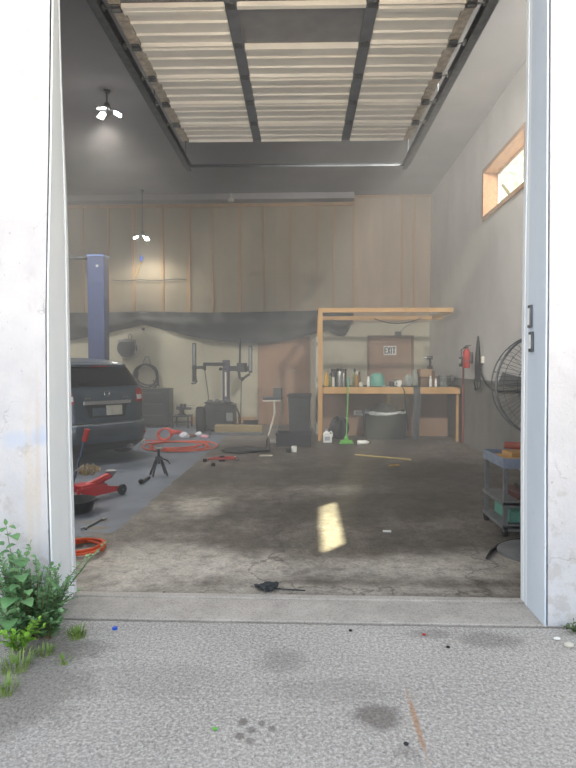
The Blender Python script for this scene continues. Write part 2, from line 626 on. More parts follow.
def jamb(A, B, sg, nm):
    root = thing(nm, None, None)
    struct(root)
    # sheet from stucco edge to inside edge
    m = MB()
    def sheet(u, v):
        z = v * H0
        y = YF - .004 + (YI - YF + .004) * u
        x = interp(A, z) + (interp(B, z) - interp(A, z)) * u
        return Vector((x - sg * .012, y, z))
    m.grid(sheet, 6, 40, thick=(-sg * .010, 0, 0))
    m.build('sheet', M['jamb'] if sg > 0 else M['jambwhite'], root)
    # guide strip along the inner edge
    m = MB()
    def strip(u, v):
        z = v * H0
        prof = [(.68, .004), (.685, .020), (.80, .024), (.82, .012), (.86, .012), (.88, .028), (1.0, .028), (1.03, .0)]
        t, d = prof[min(7, int(round(u * 7)))]
        x = interp(A, z) + (interp(B, z) - interp(A, z)) * min(1, t)
        return Vector((x - sg * d, YF + (YI - YF) * t, z))
    m.grid(strip, 7, 40, thick=(sg * .02, 0, 0))
    m.build('guide_strip', M['guide'], root, angle=30)
    return root


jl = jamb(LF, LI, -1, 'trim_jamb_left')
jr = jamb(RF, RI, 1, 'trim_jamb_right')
# latch slot plate on the right jamb
p0, p1 = P(532, 305, 3.60), P(533.5, 352, 3.60)
xx = interp(RF, p0.z) + (interp(RI, p0.z) - interp(RF, p0.z)) * .6 - .024
m = MB()
zt, zm, zb = p0.z, P(533, 330, 3.6).z, p1.z
m.bb((xx - .014, 3.575, zm + .012), (xx, 3.625, zt)); 
m.bb((xx - .014, 3.55, zb), (xx, 3.605, zm - .012))
m.build('latch_plate', M['galv'], jr, bevel=.004)
m = MB(); m.bb((xx - .018, 3.59, zm + .03), (xx - .013, 3.61, zt - .02)); m.bb((xx - .018, 3.565, zb + .02), (xx - .013, 3.59, zm - .03))
m.build('latch_slot', M['guide'], jr)

# interior paints
k = NT('ceiling_paint'); k.set(.8, 0, .3)
c = k.ramp(k.noise(.7, 6, .6), [(.3, S(134, 134, 138)), (.7, S(154, 154, 158))])
c = k.mix(k.math('MULTIPLY', k.ramp(k.noise(5, 6, .72), [(.6, 0.0), (.75, 1.0)]), .3), c, S(140, 140, 140))
k.base(c)
M['ceil'] = k.m
m = MB(); m.bb((XL - .2, YI - .02, ZC), (XR + .3, YB + .2, ZC + .25))
struct(m.build('ceiling', M['ceil'], smooth=False))
# ceiling joist / drop in front of the back wall (dark)
m = MB(); m.bb((XL, 14.55, 5.70), (P(354, 200, 14.7).x, YB, ZC))
struct(m.build('trim_header', M['ceil'], smooth=False))

k = NT('right_wall_paint'); k.set(.7, 0, .3)
s = k.sep()
up = k.ramp(k.noise(1.2, 6, .62, stretch=(1, 1, .6)), [(.3, S(200, 199, 198)), (.7, S(218, 217, 216))])
dn = k.ramp(k.noise(1.3, 6, .62), [(.3, S(126, 125, 121)), (.7, S(146, 145, 140))])
dn = k.mix(k.math('MULTIPLY', k.ramp(k.noise(3, 6, .7, stretch=(1, 1, .3)), [(.5, 0.0), (.75, 1.0)]), .4), dn, S(92, 88, 82))
k.base(k.mix(k.math('GREATER_THAN', s[2], 1.25), dn, up))
k.bump(k.noise(24, 5, .65), .2, .006)
M['wallR'] = k.m
WY0, WY1, WZ0, WZ1 = 8.36, 10.34, 4.1, 4.92
m = MB()
m.bb((XR, YI, 0), (XR + .28, WY0, ZC)); m.bb((XR, WY1, 0), (XR + .28, YB + .2, ZC))
m.bb((XR, WY0, 0), (XR + .28, WY1, WZ0)); m.bb((XR, WY0, WZ1), (XR + .28, WY1, ZC))
struct(m.build('wall_right', M['wallR'], smooth=False))
m = MB(); m.bb((XR - .02, YI, 1.235), (XR, YB, 1.27))
struct(m.build('trim_wainscot', mat('wainscot_ledge', S(128, 126, 122), .6)))

# clerestory window
k = NT('window_wood'); k.set(.6, 0, .4)
k.base(k.ramp(k.noise(6, 5, .6, stretch=(6, 1, 6)), [(.3, S(150, 112, 84)), (.7, S(194, 154, 118))]))
M['winwood'] = k.m
w = thing('window_1', None, None, (XR, (WY0 + WY1) / 2, (WZ0 + WZ1) / 2)); struct(w)
hy, hz = (WY1 - WY0) / 2, (WZ1 - WZ0) / 2
m = MB(); tk = .035
m.bb((-.03, -hy - .04, hz - tk), (.27, hy + .04, hz + .04)); m.bb((-.03, -hy - .04, -hz - .04), (.27, hy + .04, -hz + tk))
m.bb((-.03, -hy - .04, -hz + tk), (.27, -hy + tk, hz - tk)); m.bb((-.03, hy - tk, -hz + tk), (.27, hy + .04, hz - tk))
m.build('window_frame', M['winwood'], w, bevel=.006)
m = MB()
for y in (-hy + tk + .02, hy - tk - .02):
    m.box((.235, y, 0), (.04, .05, 2 * hz - 2 * tk))
for z in (-hz + tk + .02, hz - tk - .02):
    m.box((.235, 0, z), (.05, 2 * hy - 2 * tk, .065))
m.build('sash', M['white'], w)
k = NT('window_glass'); k.t.nodes.remove(k.b)
tr = k.n('ShaderNodeBsdfTransparent'); tr.inputs['Color'].default_value = (.86, .93, .89, 1)
gl = k.n('ShaderNodeBsdfGlossy'); gl.inputs['Roughness'].default_value = .03
mx_ = k.n('ShaderNodeMixShader'); mx_.inputs[0].default_value = .06; k.l(tr.outputs[0], mx_.inputs[1]); k.l(gl.outputs[0], mx_.inputs[2])
out = [x for x in k.t.nodes if x.type == 'OUTPUT_MATERIAL'][0]
k.l(mx_.outputs[0], out.inputs['Surface'])
M['glass'] = k.m
m = MB(); m.bb((.232, -hy + tk + .03, -hz + tk + .03), (.238, hy - tk - .03, hz - tk - .03))
m.build('pane', M['glass'], w, smooth=False)

# left wall and back wall
k = NT('left_wall_paint'); k.set(.8); k.base(k.ramp(k.noise(1.2, 5), [(.3, S(150, 148, 138)), (.7, S(172, 170, 160))]))
m = MB(); m.bb((XL - .2, YI, 0), (XL, YB + .2, ZC))
struct(m.build('wall_left', k.m, smooth=False))

k = NT('lower_drywall'); k.set(.75, 0, .3)
c = k.ramp(k.noise(.9, 6, .6), [(.3, S(178, 174, 152)), (.7, S(196, 192, 170))])
c = k.mix(k.math('MULTIPLY', k.ramp(k.noise(2.4, 6, .7, stretch=(1, 1, .5)), [(.55, 0.0), (.75, 1.0)]), .35), c, S(140, 134, 114))
s = k.sep()
grime = k.math('SUBTRACT', 1.0, k.math('DIVIDE', k.math('ADD', s[2], k.math('MULTIPLY', k.noise(3, 5), .3)), .55), clamp=True)
c = k.mix(k.math('MULTIPLY', grime, .8), c, S(104, 94, 74))
k.base(c)
M['drywall'] = k.m
m = MB(); m.bb((XL, YB, 0), (XR + .28, YB + .2, ZC))
wb = struct(m.build('wall_back', M['drywall'], smooth=False))

k = NT('upper_panel'); k.set(.8, 0, .25)
s = k.sep()
fl = k.math('FLOOR', k.math('DIVIDE', k.math('ADD', s[0], 20.36), .672))
wn = k.n('ShaderNodeTexWhiteNoise', noise_dimensions='1D'); k.l(fl, wn.inputs['W'])
c = k.ramp(wn.outputs['Value'], [(0.0, S(134, 128, 110)), (.5, S(150, 138, 116)), (1.0, S(140, 132, 110))])
g2 = k.ramp(k.noise(1.1, 6, .65, stretch=(1.4, 1, .5)), [(.3, .78), (.7, 1.12)])
c = k.mix(1.0, c, g2, 'MULTIPLY')
k.base(c)
M['upper'] = k.m
zt = P(240, 206, YB).z
zb = P(240, 325, YB).z
m = MB(); m.bb((XL + .01, YB - .02, zb), (P(354, 250, YB).x, YB, zt))
pan_ = thing('trim_panelling', None, None); struct(pan_)
m.build('upper_panel', M['upper'], pan_, smooth=False)
k = NT('upper_plywood'); k.set(.8, 0, .25)
k.base(k.ramp(k.noise(1.3, 6, .65, stretch=(2, 1, .35), dist=.6), [(.3, S(144, 126, 104)), (.7, S(168, 150, 128))]))
zb2 = P(390, 322, YB).z
x0, x1 = P(354, 250, YB).x, XR
m = MB(); m.bb((x0, YB - .05, zb2), (x1, YB, ZC))
m.build('plywood_panel', k.m, pan_, smooth=False)
k = NT('stud_wood'); k.set(.8)
k.base(k.ramp(k.noise(5, 5, .6, stretch=(1, 1, .1)), [(.3, S(140, 112, 78)), (.7, S(170, 138, 98))]))
M['stud'] = k.m
first = None
for px in (84, 109, 134, 163, 189, 213, 240, 264, 291, 317, 334):
    wd = {134: .07, 163: .06, 109: .06, 189: .09, 240: .07}.get(px, .035)
    x = P(px, 260, YB).x
    m = MB(); m.bb((x - wd / 2, YB - .055, zb), (x + wd / 2, YB - .02, zt - .02))
    m.build('stud', M['stud'], pan_)
for px in (354, 402, 414):
    x = P(px, 260, YB).x
    m = MB(); m.bb((x - .025, YB - .075, zb2), (x + .025, YB - .05, ZC - .02))
    m.build('stud', M['stud'], pan_)
for x_ in (-6.4, -7.1, -7.8):
    m = MB(); m.bb((x_ - .03, YB - .055, zb), (x_ + .03, YB - .02, zt - .02)); m.build('stud', M['stud'], pan_)
m = MB(); m.bb((XL, YB - .07, zt - .03), (P(354, 250, YB).x, YB - .02, zt + .045))
m.build('top_plate', M['stud'], pan_)
m = MB(); m.bb((x0, YB - .08, ZC - .05), (x1, YB - .05, ZC))
m.build('top_plate', M['stud'], pan_)
# wooden base strip
m = MB(); m.bb((P(190, 420, YB).x, YB - .03, 0), (P(257, 420, YB).x, YB, .20))
struct(m.build('baseboard_back', M['lumberd']))

# doors in the back wall
d = thing('door_1', None, None, (P(284, 400, YB).x, YB, 0)); struct(d)
wdt = P(310, 400, YB).x - P(258, 400, YB).x
zt1 = 2.28
m = MB(); m.bb((-wdt / 2, -.05, .01), (wdt / 2, 0, zt1)); m.build('door_leaf', M['doorbrown'], d, bevel=.004)
p = P(294, 371, YB)
m = MB(); m.ball((p.x - d.location.x, -.09, p.z), .035); m.cyl((p.x - d.location.x, -.05, p.z), (p.x - d.location.x, -.09, p.z), .014)
m.build('knob', M['chrome'], d)
d = thing('door_2', None, None, (P(390, 400, YB).x, YB, 0)); struct(d)
wdt = P(411, 400, YB).x - P(369.5, 400, YB).x
zt2 = P(390, 337.5, YB).z
m = MB(); m.bb((-wdt / 2, -.05, .01), (wdt / 2, 0, zt2)); m.build('door_leaf', M['doorbrown'], d, bevel=.004)
m = MB()
for x_ in (-wdt / 2 - .03, wdt / 2 + .03):
    m.box((x_, -.04, zt2 / 2), (.05, .08, zt2))
m.box((0, -.04, zt2 + .025), (wdt + .11, .08, .05))
m.build('door_casing', mat('door_casing_brown', S(118, 88, 66), .7), d)
# ------------------------------------------------------------------ overhead door on its tracks
k = NT('insulation_board'); k.set(.5, 0, .4)
k.base(k.ramp(k.noise(2, 5, .6), [(.3, S(226, 225, 220)), (.7, S(240, 239, 234))]))
M['insul'] = k.m
M['doorsteel'] = mat('door_back_steel', S(140, 142, 147), .55, .1, var=.12, scale=4)
M['stile'] = mat('door_stile_steel', S(124, 129, 138), .5, .2, var=.12)
M['stilelight'] = mat('door_end_stile', S(186, 178, 166), .55, .1, var=.3, scale=18)
ZD = 4.58
XA, XB = -1.63, 1.46
sec_Y = [7.87, 7.31, 6.75, 6.15, 5.55, 4.95, 4.35, 3.80]
dr = thing('overhead_door', 'ribbed whitish sectional garage door rolled up flat under the ceiling', 'garage door', (-.08, 6.0, ZD), rz=R(.9))
o_ = dr.location
colx = [XA + .12, -.62, 1.5]
stx = [(XA, XA + .10), (-.66, -.555), (.53, .635), (XB - .10, XB)]
pan = [(XA + .10, -.66), (-.555, .53), (.635, XB - .10)]
missing = {(4, 1), (5, 0), (5, 1), (6, 1)}
for i in range(7):
    y1, y0 = sec_Y[i] - 6.0, sec_Y[i + 1] - 6.0
    m = MB(); m.bb((XA - .0, y0 + .006, 0), (XB, y1 - .006, .045))
    se = m.build('door_section', M['doorsteel'], dr, bevel=.003)
    for q, (a, b) in enumerate(stx):
        m = MB(); m.bb((a, y0 + .008, -.022), (b, y1 - .008, 0))
        m.build('stile', M['stilelight'] if q in (0, 3) else M['stile'], se, bevel=.003)
    for q, (a, b) in enumerate(pan):
        if (i, q) in missing:
            continue
        L = y1 - y0 - .02
        prof = []           # profile along Y: ribs that stand proud of the board
        for (t0, t1, h) in ((0, .10, .055), (.36, .43, .030), (.68, .75, .030), (.955, 1.0, .045)):
            prof.append((t0, t1, h))
        pts = [(0.0, -.010)]
        for t0, t1, h in prof:
            pts += [(t0 + .0001, -.010), (t0 + .012, -h), (t1 - .012, -h), (min(1, t1), -.010)]
        pts.append((1.0, -.010))
        m = MB()
        vs, fs = [], []
        for x in (a + .004, b - .004):
            for t, z in pts:
                vs.append((x, y0 + .01 + t * L, z))
        n = len(pts)
        for j in range(n - 1):
            fs.append((j, j + 1, n + j + 1, n + j))
        m.add(vs, fs)
        fs2 = []
        # close the back
        m.bb((a + .004, y0 + .01, -.012), (b - .004, y0 + .01 + L, -.001))
        m.build('insulation_panel', M['insul'], se, angle=20, fix=False)
# strip that still spans the two open bays
for q in (0, 1):
    a, b = pan[q]
    yy = sec_Y[5] - 6.0
    m = MB(); m.bb((a, yy - .035, -.05), (b, yy + .015, -.008)); m.build('rail', M['insul'], dr, bevel=.004)
# hinges and rollers along both edges
for i in range(1, 7):
    yy = sec_Y[i] - 6.0
    for x, sg in ((XA + .05, -1), (XB - .05, 1)):
        m = MB(); m.box((x, yy, -.034), (.075, .10, .018)); m.cyl((x - .04, yy, -.05), (x + .04, yy, -.05), .016, n=10)
        h = m.build('hinge', M['galv'], dr, bevel=.002)
        m = MB(); m.cyl((x, yy, -.045), (x + sg * .13, yy, -.02), .007, n=8); m.cyl((x + sg * .10, yy, -.025), (x + sg * .125, yy, -.022), .028, n=14)
        m.build('roller', M['steel'], dr)
    for x in (-.607, .582):
        m = MB(); m.box((x, yy, -.028), (.07, .08, .012)); m.build('hinge', M['galv'], dr)

tk = thing('door_track', 'pair of galvanised overhead door tracks with cross angle under the ceiling', 'door track', (-.08, 6.0, ZD), rz=R(.9))
for x, sg in ((XA - .10, -1), (XB + .10, 1)):
    m = MB()
    y0, y1 = 3.95 - 6.0, 8.95 - 6.0
    m.bb((x + sg * .028, y0, -.06), (x + sg * .034, y1, .04))
    m.bb((x - sg * .03, y0, .034), (x + sg * .03, y1, .040)); m.bb((x - sg * .03, y0, -.060), (x + sg * .028, y1, -.054))
    m.bb((x + sg * .034, y0, .0), (x + sg * .085, y1, .006)); m.bb((x + sg * .034, y0, -.055), (x + sg * .04, y1, .006))
    rl = m.build('rail', M['galv'], tk)
    for y in (8.9 - 6.0, 7.0 - 6.0, 5.0 - 6.0):
        m = MB(); m.bb((x + sg * .045, y - .02, 0), (x + sg * .051, y + .02, ZC - ZD - .008)); m.build('hanger', M['galv'], tk)
    m = MB(); m.cyl((x + sg * .02, y1 - .02, -.02), (x + sg * .02, y1 + .03, -.02), .018, n=10); m.build('stop_bolt', M['yellow'], tk)
m = MB(); m.bb((XA - .10, 8.93 - 6, .03), (XB + .10, 8.97 - 6, .036)); m.bb((XA - .10, 8.96 - 6, -.0), (XB + .10, 8.966 - 6, .036))
m.build('cross_angle', M['galv'], tk)
# ------------------------------------------------------------------ LED garage lamps
M['led'] = glow('led_panel_light', (1.0, .97, .92), 30.0)
M['lampbody'] = mat('lamp_housing', S(92, 94, 96), .5, .3)


def led_lamp(loc, label, power, spin=0.0, tilt=0.0, lobes=3, drop=.28, back=0.0, aim=None):
    t = thing('garage_lamp', label, 'lamp', loc, rz=spin, group='LED garage lamps')
    m = MB()
    drop -= .008
    m.cyl((0, 0, .06), (0, 0, drop), .012, n=8); m.lathe([(.05, drop - .02), (.05, drop)], n=14)
    if back:
        m.cyl((0, 0, .2), (0, back, .2), .012, n=8)
    m.build('stem', M['lampbody'], t)
    m = MB(); m.lathe([(.03, -.05), (.045, -.03), (.045, .05), (.02, .07)], n=18); m.build('socket', M['lampbody'], t)
    for q in range(lobes):
        a = 2 * PI * q / lobes
        T = RZ(a) @ Matrix.Translation((.05, 0, -.02)) @ RY(R(24))
        m = MB()
        vs = [T @ Vector(p) for p in ((0, -.035, .012), (.20, -.06, .012), (.20, .06, .012), (0, .035, .012), (0, -.035, -.006), (.20, -.06, -.006), (.20, .06, -.006), (0, .035, -.006))]
        m.add(vs, [(0, 1, 2, 3), (4, 7, 6, 5), (0, 4, 5, 1), (1, 5, 6, 2), (2, 6, 7, 3), (3, 7, 4, 0)])
        pa = m.build('lamp_head', M['lampbody'], t, bevel=.003)
        m = MB()
        vs = [T @ Vector(p) for p in ((.07, -.04, -.007), (.185, -.05, -.007), (.185, .05, -.007), (.07, .04, -.007), (.07, -.04, -.03), (.185, -.05, -.03), (.185, .05, -.03), (.07, .04, -.03))]
        m.add(vs, [(0, 1, 2, 3), (4, 7, 6, 5), (0, 4, 5, 1), (1, 5, 6, 2), (2, 6, 7, 3), (3, 7, 4, 0)])
        m.build('light_panel', M['led'], pa, bevel=.006)
    ld = bpy.data.lights.new('lamp_light', 'SPOT'); ld.spot_size = R(158); ld.spot_blend = .6; ld.energy = power; ld.color = (1.0, .95, .87); ld.shadow_soft_size = .18
    lo = bpy.data.objects.new('lamp_light', ld); col.objects.link(lo); lo.parent = t; lo.location = (0, 0, -.30)
    if aim is not None:
        ld.spot_size = R(64)
        lo.rotation_euler = (Euler((0, 0, spin)).to_matrix().inverted() @ (Vector(aim) - Vector(loc))).to_track_quat('-Z', 'Y').to_euler()
    return t


p = P(107, 107, 9.1)
led_lamp((p.x, p.y, p.z), 'three-panel LED lamp glowing under the dark ceiling, the higher of the two', LAMP[0], spin=R(20), drop=ZC - p.z)
p = P(142.5, 234, 14.2)
led_lamp((p.x, p.y, p.z), 'LED lamp glowing in front of the wood studs of the back wall', LAMP[1], spin=R(70), drop=ZC - p.z)
led_lamp((-6.0, 9.2, 5.5), 'added unseen fill lamp under the ceiling of the side bay beyond the blue lift', LAMP[2], spin=R(45), drop=.35)  # this and the next three are added, unseen, to brighten the interior
led_lamp((-6.0, 5.6, 5.5), 'added unseen fill lamp under the side bay ceiling close to the front wall', LAMP[3], spin=R(10), drop=.35)
led_lamp((-5.3, 11.0, 5.5), 'added unseen fill lamp under the side bay ceiling between the lift and the black cabinet', LAMP[4], spin=R(80), drop=.35)
led_lamp((2.35, 4.5, 5.5), 'added unseen fill spotlight under the ceiling corner above the pedestal fan', LAMP[5], spin=R(120), drop=.35, aim=(1.0, 14.2, 2.0))  # added spotlight, out of view, aimed to brighten the back wall
# ------------------------------------------------------------------ the grey car
k = NT('car_paint'); k.set(.32, .55, .5); k.base(k.ramp(k.noise(3, 4), [(.3, S(66, 78, 90)), (.7, S(78, 90, 102))]))
k.b.inputs['Coat Weight'].default_value = .6; k.b.inputs['Coat Roughness'].default_value = .06
M['carpaint'] = k.m
k = NT('car_glass'); k.set(.06, 0, .6); k.base(S(22, 25, 27)); M['carglass'] = k.m
k = NT('lamp_red'); k.set(.12, 0, .6); k.base(S(176, 16, 26)); k.b.inputs['Coat Weight'].default_value = .5; M['lampred'] = k.m
M['lampclear'] = mat('lamp_clear', S(224, 224, 224), .15, 0, var=.05)

CZ = [.20, .30, .42, .56, .625, .655, .80, 1.0, 1.12, 1.19, 1.30, 1.45, 1.53, 1.58, 1.63, 1.655]
CW = [.78, .86, .90, .91, .905, .885, .89, .89, .875, .845, .80, .735, .69, .65, .52, .30]
CR = [.16, .05, .0, .0, .015, .085, .10, .11, .13, .16, .24, .36, .43, .50, .80, 1.15]
CF = [4.40, 4.55, 4.62, 4.62, 4.60, 4.58, 4.50, 4.15, 3.70, 3.55, 3.30, 2.95, 2.75, 2.6, 2.3, 2.0]


def lin(zv, Z, T):
    return interp(list(zip(Z, T)), zv)


def prof(z):
    return lin(z, CZ, CW), lin(z, CZ, CR), lin(z, CZ, CF)


def carpt(x, z, off=0.0):
    """a point on the rear half of the body at lateral x, height z, pushed outwards by off"""
    w, r, f = prof(z)
    w += off; r -= off; f += off
    n = 5.5
    t = min(.9999, abs(x) / w)
    hl = (f - r) / 2
    return Vector((x, (r + f) / 2 - hl * (1 - t ** n) ** (1 / n), z))


def carring(z, N=96):
    w, r, f = prof(z)
    n = 5.5
    out = []
    for i in range(N):
        a = 2 * PI * i / N
        c, s_ = math.cos(a), math.sin(a)
        out.append(Vector((w * math.copysign(abs(c) ** (2 / n), c), (r + f) / 2 + (f - r) / 2 * math.copysign(abs(s_) ** (2 / n), s_), z)))
    return out


car = thing('car', 'grey hatchback car with dark rear glass parked at an angle in the painted bay', 'car', (-3.08, 8.8, 0.0), rz=R(50))
zl = []
for a, b in zip(CZ, CZ[1:]):
    zl += [a + (b - a) * q / 3 for q in range(3)]
zl.append(CZ[-1])
m = MB()
rings = [carring(z) for z in zl]
N = len(rings[0]); vs = [p for r_ in rings for p in r_]; fs = []
for j in range(len(rings) - 1):
    for i in range(N):
        i2 = (i + 1) % N
        fs.append((j * N + i, j * N + i2, (j + 1) * N + i2, (j + 1) * N + i))
fs.append(tuple(range(N - 1, -1, -1))); fs.append(tuple((len(rings) - 1) * N + i for i in range(N)))
m.add(vs, fs)
m.build('body', M['carpaint'], car, angle=32)


def patch(x0, x1, z0, z1, off, nu=16, nv=8, thick=.004, shape=None, lo=None, hi=None):
    mm = MB()
    def fn(u, v):
        a, b = x0, x1
        if shape:
            a, b = shape(v)
        zz0 = z0 if lo is None else lo(u)
        zz1 = z1 if hi is None else hi(u)
        x = a + (b - a) * u
        return carpt(x, zz0 + (zz1 - zz0) * v, off)
    mm.grid(fn, nu, nv, thick=(0, .02, 0))
    return mm


patch(0, 0, 1.205, 1.50, .008, shape=lambda v: (-.66 + .07 * v, .66 - .07 * v), nu=24).build('rear_window', M['carglass'], car)
# side glass, both sides
for sg in (-1, 1):
    mm = MB()
    def side(u, v):
        z = 1.20 + .27 * v
        w, r, f = prof(z)
        y0, y1 = .95 - .1 * v, 3.35 - .75 * v
        return Vector((sg * (w + .004), y0 + (y1 - y0) * u, z))
    mm.grid(side, 12, 5, thick=(-sg * .02, 0, 0))
    mm.build('side_window', M['carglass'], car)
    ww = MB()
    def wsh(u, v):
        z = 1.18 + .30 * v
        w, r, f = prof(z)
        return Vector(((-1 + 2 * u) * w * .78, f + .004, z))
    if sg == 1:
        ww.grid(wsh, 10, 5, thick=(0, -.02, 0)); ww.build('windscreen', M['carglass'], car)
# spoiler lip above the glass
m = MB()
m.grid(lambda u, v: carpt(-.66 + 1.32 * u, 1.545, .005) + Vector((0, -.075 * (1 - v) * (1 - abs(2 * u - 1) ** 4 * .6) + .09 * v, .03 * v)), 20, 4, thick=(0, 0, -.028))
m.build('spoiler', M['carpaint'], car, bevel=.005)
m = MB(); m.bb((-.15, .33, 1.508), (.15, .352, 1.520)); m.build('brake_light', M['lampred'], car)
# tail lamps
for sg in (-1, 1):
    sh = lambda v: (.53 + .04 * v, .872) if sg == 1 else (-.872, -.53 - .04 * v)
    tl = patch(0, 0, .945, 1.155, .014, nu=14, nv=8, shape=sh).build('tail_lamp', M['lampred'], car)
    sh2 = lambda v: (.55, .66) if sg == 1 else (-.66, -.55)
    patch(0, 0, .985, 1.06, .020, nu=8, nv=5, shape=sh2).build('reverse_lens', M['lampclear'], tl)
# plate recess, plate and chrome strip
patch(-.40, .40, .725, .955, .003, shape=lambda v: (-.31 - .06 * v, .31 + .06 * v)).build('plate_recess', mat('recess_dark_paint', S(40, 46, 52), .4, .3), car)
pl = patch(-.02, .255, .755, .905, .016).build('licence_plate', M['dirtywhite'], car)
patch(-.25, -.02, .755, .875, .010).build('plate_backing', mat('grey_plate_backing', S(84, 94, 104), .5), car)
patch(-.41, .41, .925, .985, .040, nu=24).build('chrome_strip', M['chrome'], car, bevel=.006)
# badges over the strip: a ring emblem and short raised lettering either side
m = MB()
pb = carpt(0, 1.085, .012)
m.torus(pb, .042, .007, M=RX(R(80)), n=20, m=6); m.box(pb, (.07, .008, .014))
m.build('emblem', M['chrome'], car)
for x in (-.36, -.325, -.29, .29, .325, .36):
    m = MB(); m.box(carpt(x, 1.03, .010), (.022, .008, .03)); m.build('badge', M['chrome'], car)
# shut line of the tailgate and bumper, reflectors, step pad
m = MB(); m.tube([carpt(-.80 + 1.6 * i / 30, .645, .003) for i in range(31)], .008, 6); m.build('bumper_gap', M['black'], car)
m = MB(); m.grid(lambda u, v: carpt(-.80 + 1.6 * u, .612 + .026 * v, .006), 24, 2, thick=(0, .02, 0)); m.build('bumper_strip', mat('bumper_top_paint', S(150, 160, 168), .25, .6, var=.05), car)
for sg in (-1, 1):
    m = MB(); m.tube([carpt(sg * (.66 - .06 * (z_ - .68) / .5), z_, .002) if False else carpt(sg * .69, z_, .003) for z_ in (.67, .75, .85, .94)], .004, 6); m.build('tailgate_gap', M['black'], car)
    m = MB(); m.grid(lambda u, v: carpt(sg * (.62 + .18 * u), .43 + .035 * v, .006), 6, 2, thick=(0, .02, 0)); m.build('reflector', M['lampred'], car)
m = MB(); m.grid(lambda u, v: carpt(-.70 + 1.4 * u, .22 + .12 * v, .006), 16, 3, thick=(0, .02, 0)); m.build('bumper_valance', M['black'], car)
# wiper
m = MB(); m.tube([carpt(.0, 1.215, .02), carpt(-.12, 1.235, .024), carpt(-.42, 1.26, .02)], .008, 6); m.ball(carpt(0, 1.212, .014), .025); m.build('rear_wiper', M['black'], car)
# muffler
m = MB(); m.cyl((.38, .02, .24), (.38, .5, .24), .04, n=14); m.build('exhaust_tip', M['steel'], car)
# wheels
for sx in (-1, 1):
    for y in (.98, 3.72):
        x = sx * .80
        m = MB(); m.lathe([(.20, -.11), (.315, -.11), (.338, -.08), (.345, 0), (.338, .08), (.315, .11), (.20, .11)], n=36, M=RY(PI / 2), c=(x, y, .345))
        wh = m.build('wheel', M['blackrub'], car)
        m = MB(); m.lathe([(.03, .06), (.05, .095), (.19, .075), (.215, .10), (.22, .06)], n=30, M=RY(PI / 2 * sx), c=(x, y, .345))
        m.build('rim', M['steel'], wh)
for sg in (-1, 1):
    m = MB(); m.ball((sg * .99, 3.05, 1.20), .10, (1, .7, .75)); m.bb((sg * .84, 3.0, 1.14), (sg * .96, 3.08, 1.19)); m.build('wing_mirror', M['carpaint'], car)
    for y in (1.75, 2.75):
        w = prof(.98)[0]
        m = MB(); m.box((sg * (w + .012), y, .99), (.022, .16, .026)); m.build('door_handle', M['chrome'], car)

# ------------------------------------------------------------------ two-post lift
YL = 13.0
pt = P(98, 256, YL); 
lift = thing('two_post_lift', 'tall blue two-post vehicle lift behind the grey car', 'car lift', (pt.x, YL, 0))
zt = pt.z
for name_, x in (('post', 0), ('post', -3.0)):
    m = MB()
    w = .19
    sg = -1 if x == 0 else 1
    m.bb((x - w, -.16, 0.0), (x + w, -.12, zt)); m.bb((x - w, .12, 0), (x + w, .16, zt)); m.bb((x - sg * w, -.12, 0), (x - sg * (w - .04), .12, zt)); m.bb((x + sg * w, -.12, 0), (x + sg * (w - .03), -.06, zt))
    po = m.build('post', M['blue'], lift, bevel=.008)
    m = MB(); m.bb((x - .32, -.25, 0), (x + .32, .25, .025)); m.build('base_plate', M['blue'], po, bevel=.004)
    m = MB(); m.bb((x - w - .005, -.175, zt - .04), (x + w + .005, .165, zt + .01)); m.build('post_cap', mat('lift_cap_blue', S(70, 96, 150), .5), po, bevel=.004)
    m = MB(); m.cyl((x + .04, -.165, zt - .25), (x + .04, -.175, zt - .25), .03, n=12); m.build('bolt', M['steel'], po)
    m = MB(); m.bb((x + sg * .02, -.11, .5), (x + sg * .24, .11, 1.15)); ca = m.build('carriage', M['blue'], lift, bevel=.006)
    for q in (-1, 1):
        m = MB(); m.tube([(x + sg * .22, q * .08, .14), (x + sg * .27, q * .5, .14), (x + sg * .3, q * .95, .14)], .05, 6); m.bb((x + sg * .14, q * .06, .10), (x + sg * .24, q * .10, .6))
        m.build('lift_arm', M['blue'], ca)
m = MB(); m.bb((-3.0, -.08, zt - .06), (0, .08, zt)); m.build('cross_beam', M['darkgrey'], lift, bevel=.006)
# ------------------------------------------------------------------ things along the back wall
# black tarp slung across the wall
YT = 14.72
top_l, top_r = P(66, 313, YT), P(353, 310, YT)
bot = [(66, 341), (104, 334), (124, 329), (143, 324.5), (172, 332), (200, 338.5), (225, 341.5), (246, 343.5), (268, 343.5), (290, 340), (309, 335), (328, 330), (338, 336), (346, 335.5), (350, 328), (353, 321)]
bt = sorted((P(x, y, YT).x, P(x, y, YT).z) for x, y in bot)
tp = sorted((P(x, y, YT).x, P(x, y, YT).z) for x, y in [(66, 313), (110, 312.5), (143, 311.5), (200, 312.5), (250, 312), (300, 311), (353, 309)])
k = NT('black_tarp'); k.set(.55, 0, .4); k.base(k.ramp(k.noise(2.5, 5, .65), [(.3, S(27, 31, 31)), (.7, S(43, 47, 46))])); k.bump(k.noise(7, 5, .6), .5, .03)
M['tarp'] = k.m
m = MB()
rnd = random.Random(3)
def tarp(u, v):
    x = top_l.x + (top_r.x - top_l.x) * u
    zt_, zb_ = interp(tp, x), interp(bt, x)
    z = zb_ + (zt_ - zb_) * v
    y = YT + .05 * math.sin(v * 9 + 2 * math.sin(u * 7)) * (1 - v * .6) + .03 * math.sin(u * 60 + v * 3) - .09 * math.sin(PI * v) + .02
    return Vector((x, y - .03, z))
m.grid(tarp, 120, 10, thick=(0, .008, 0))
t = m.build('tarp', M['tarp'], None, angle=60)
tag(t, 'long black tarp sagging in scallops across the middle of the back wall', 'tarp')
t = MB()
k2 = PX
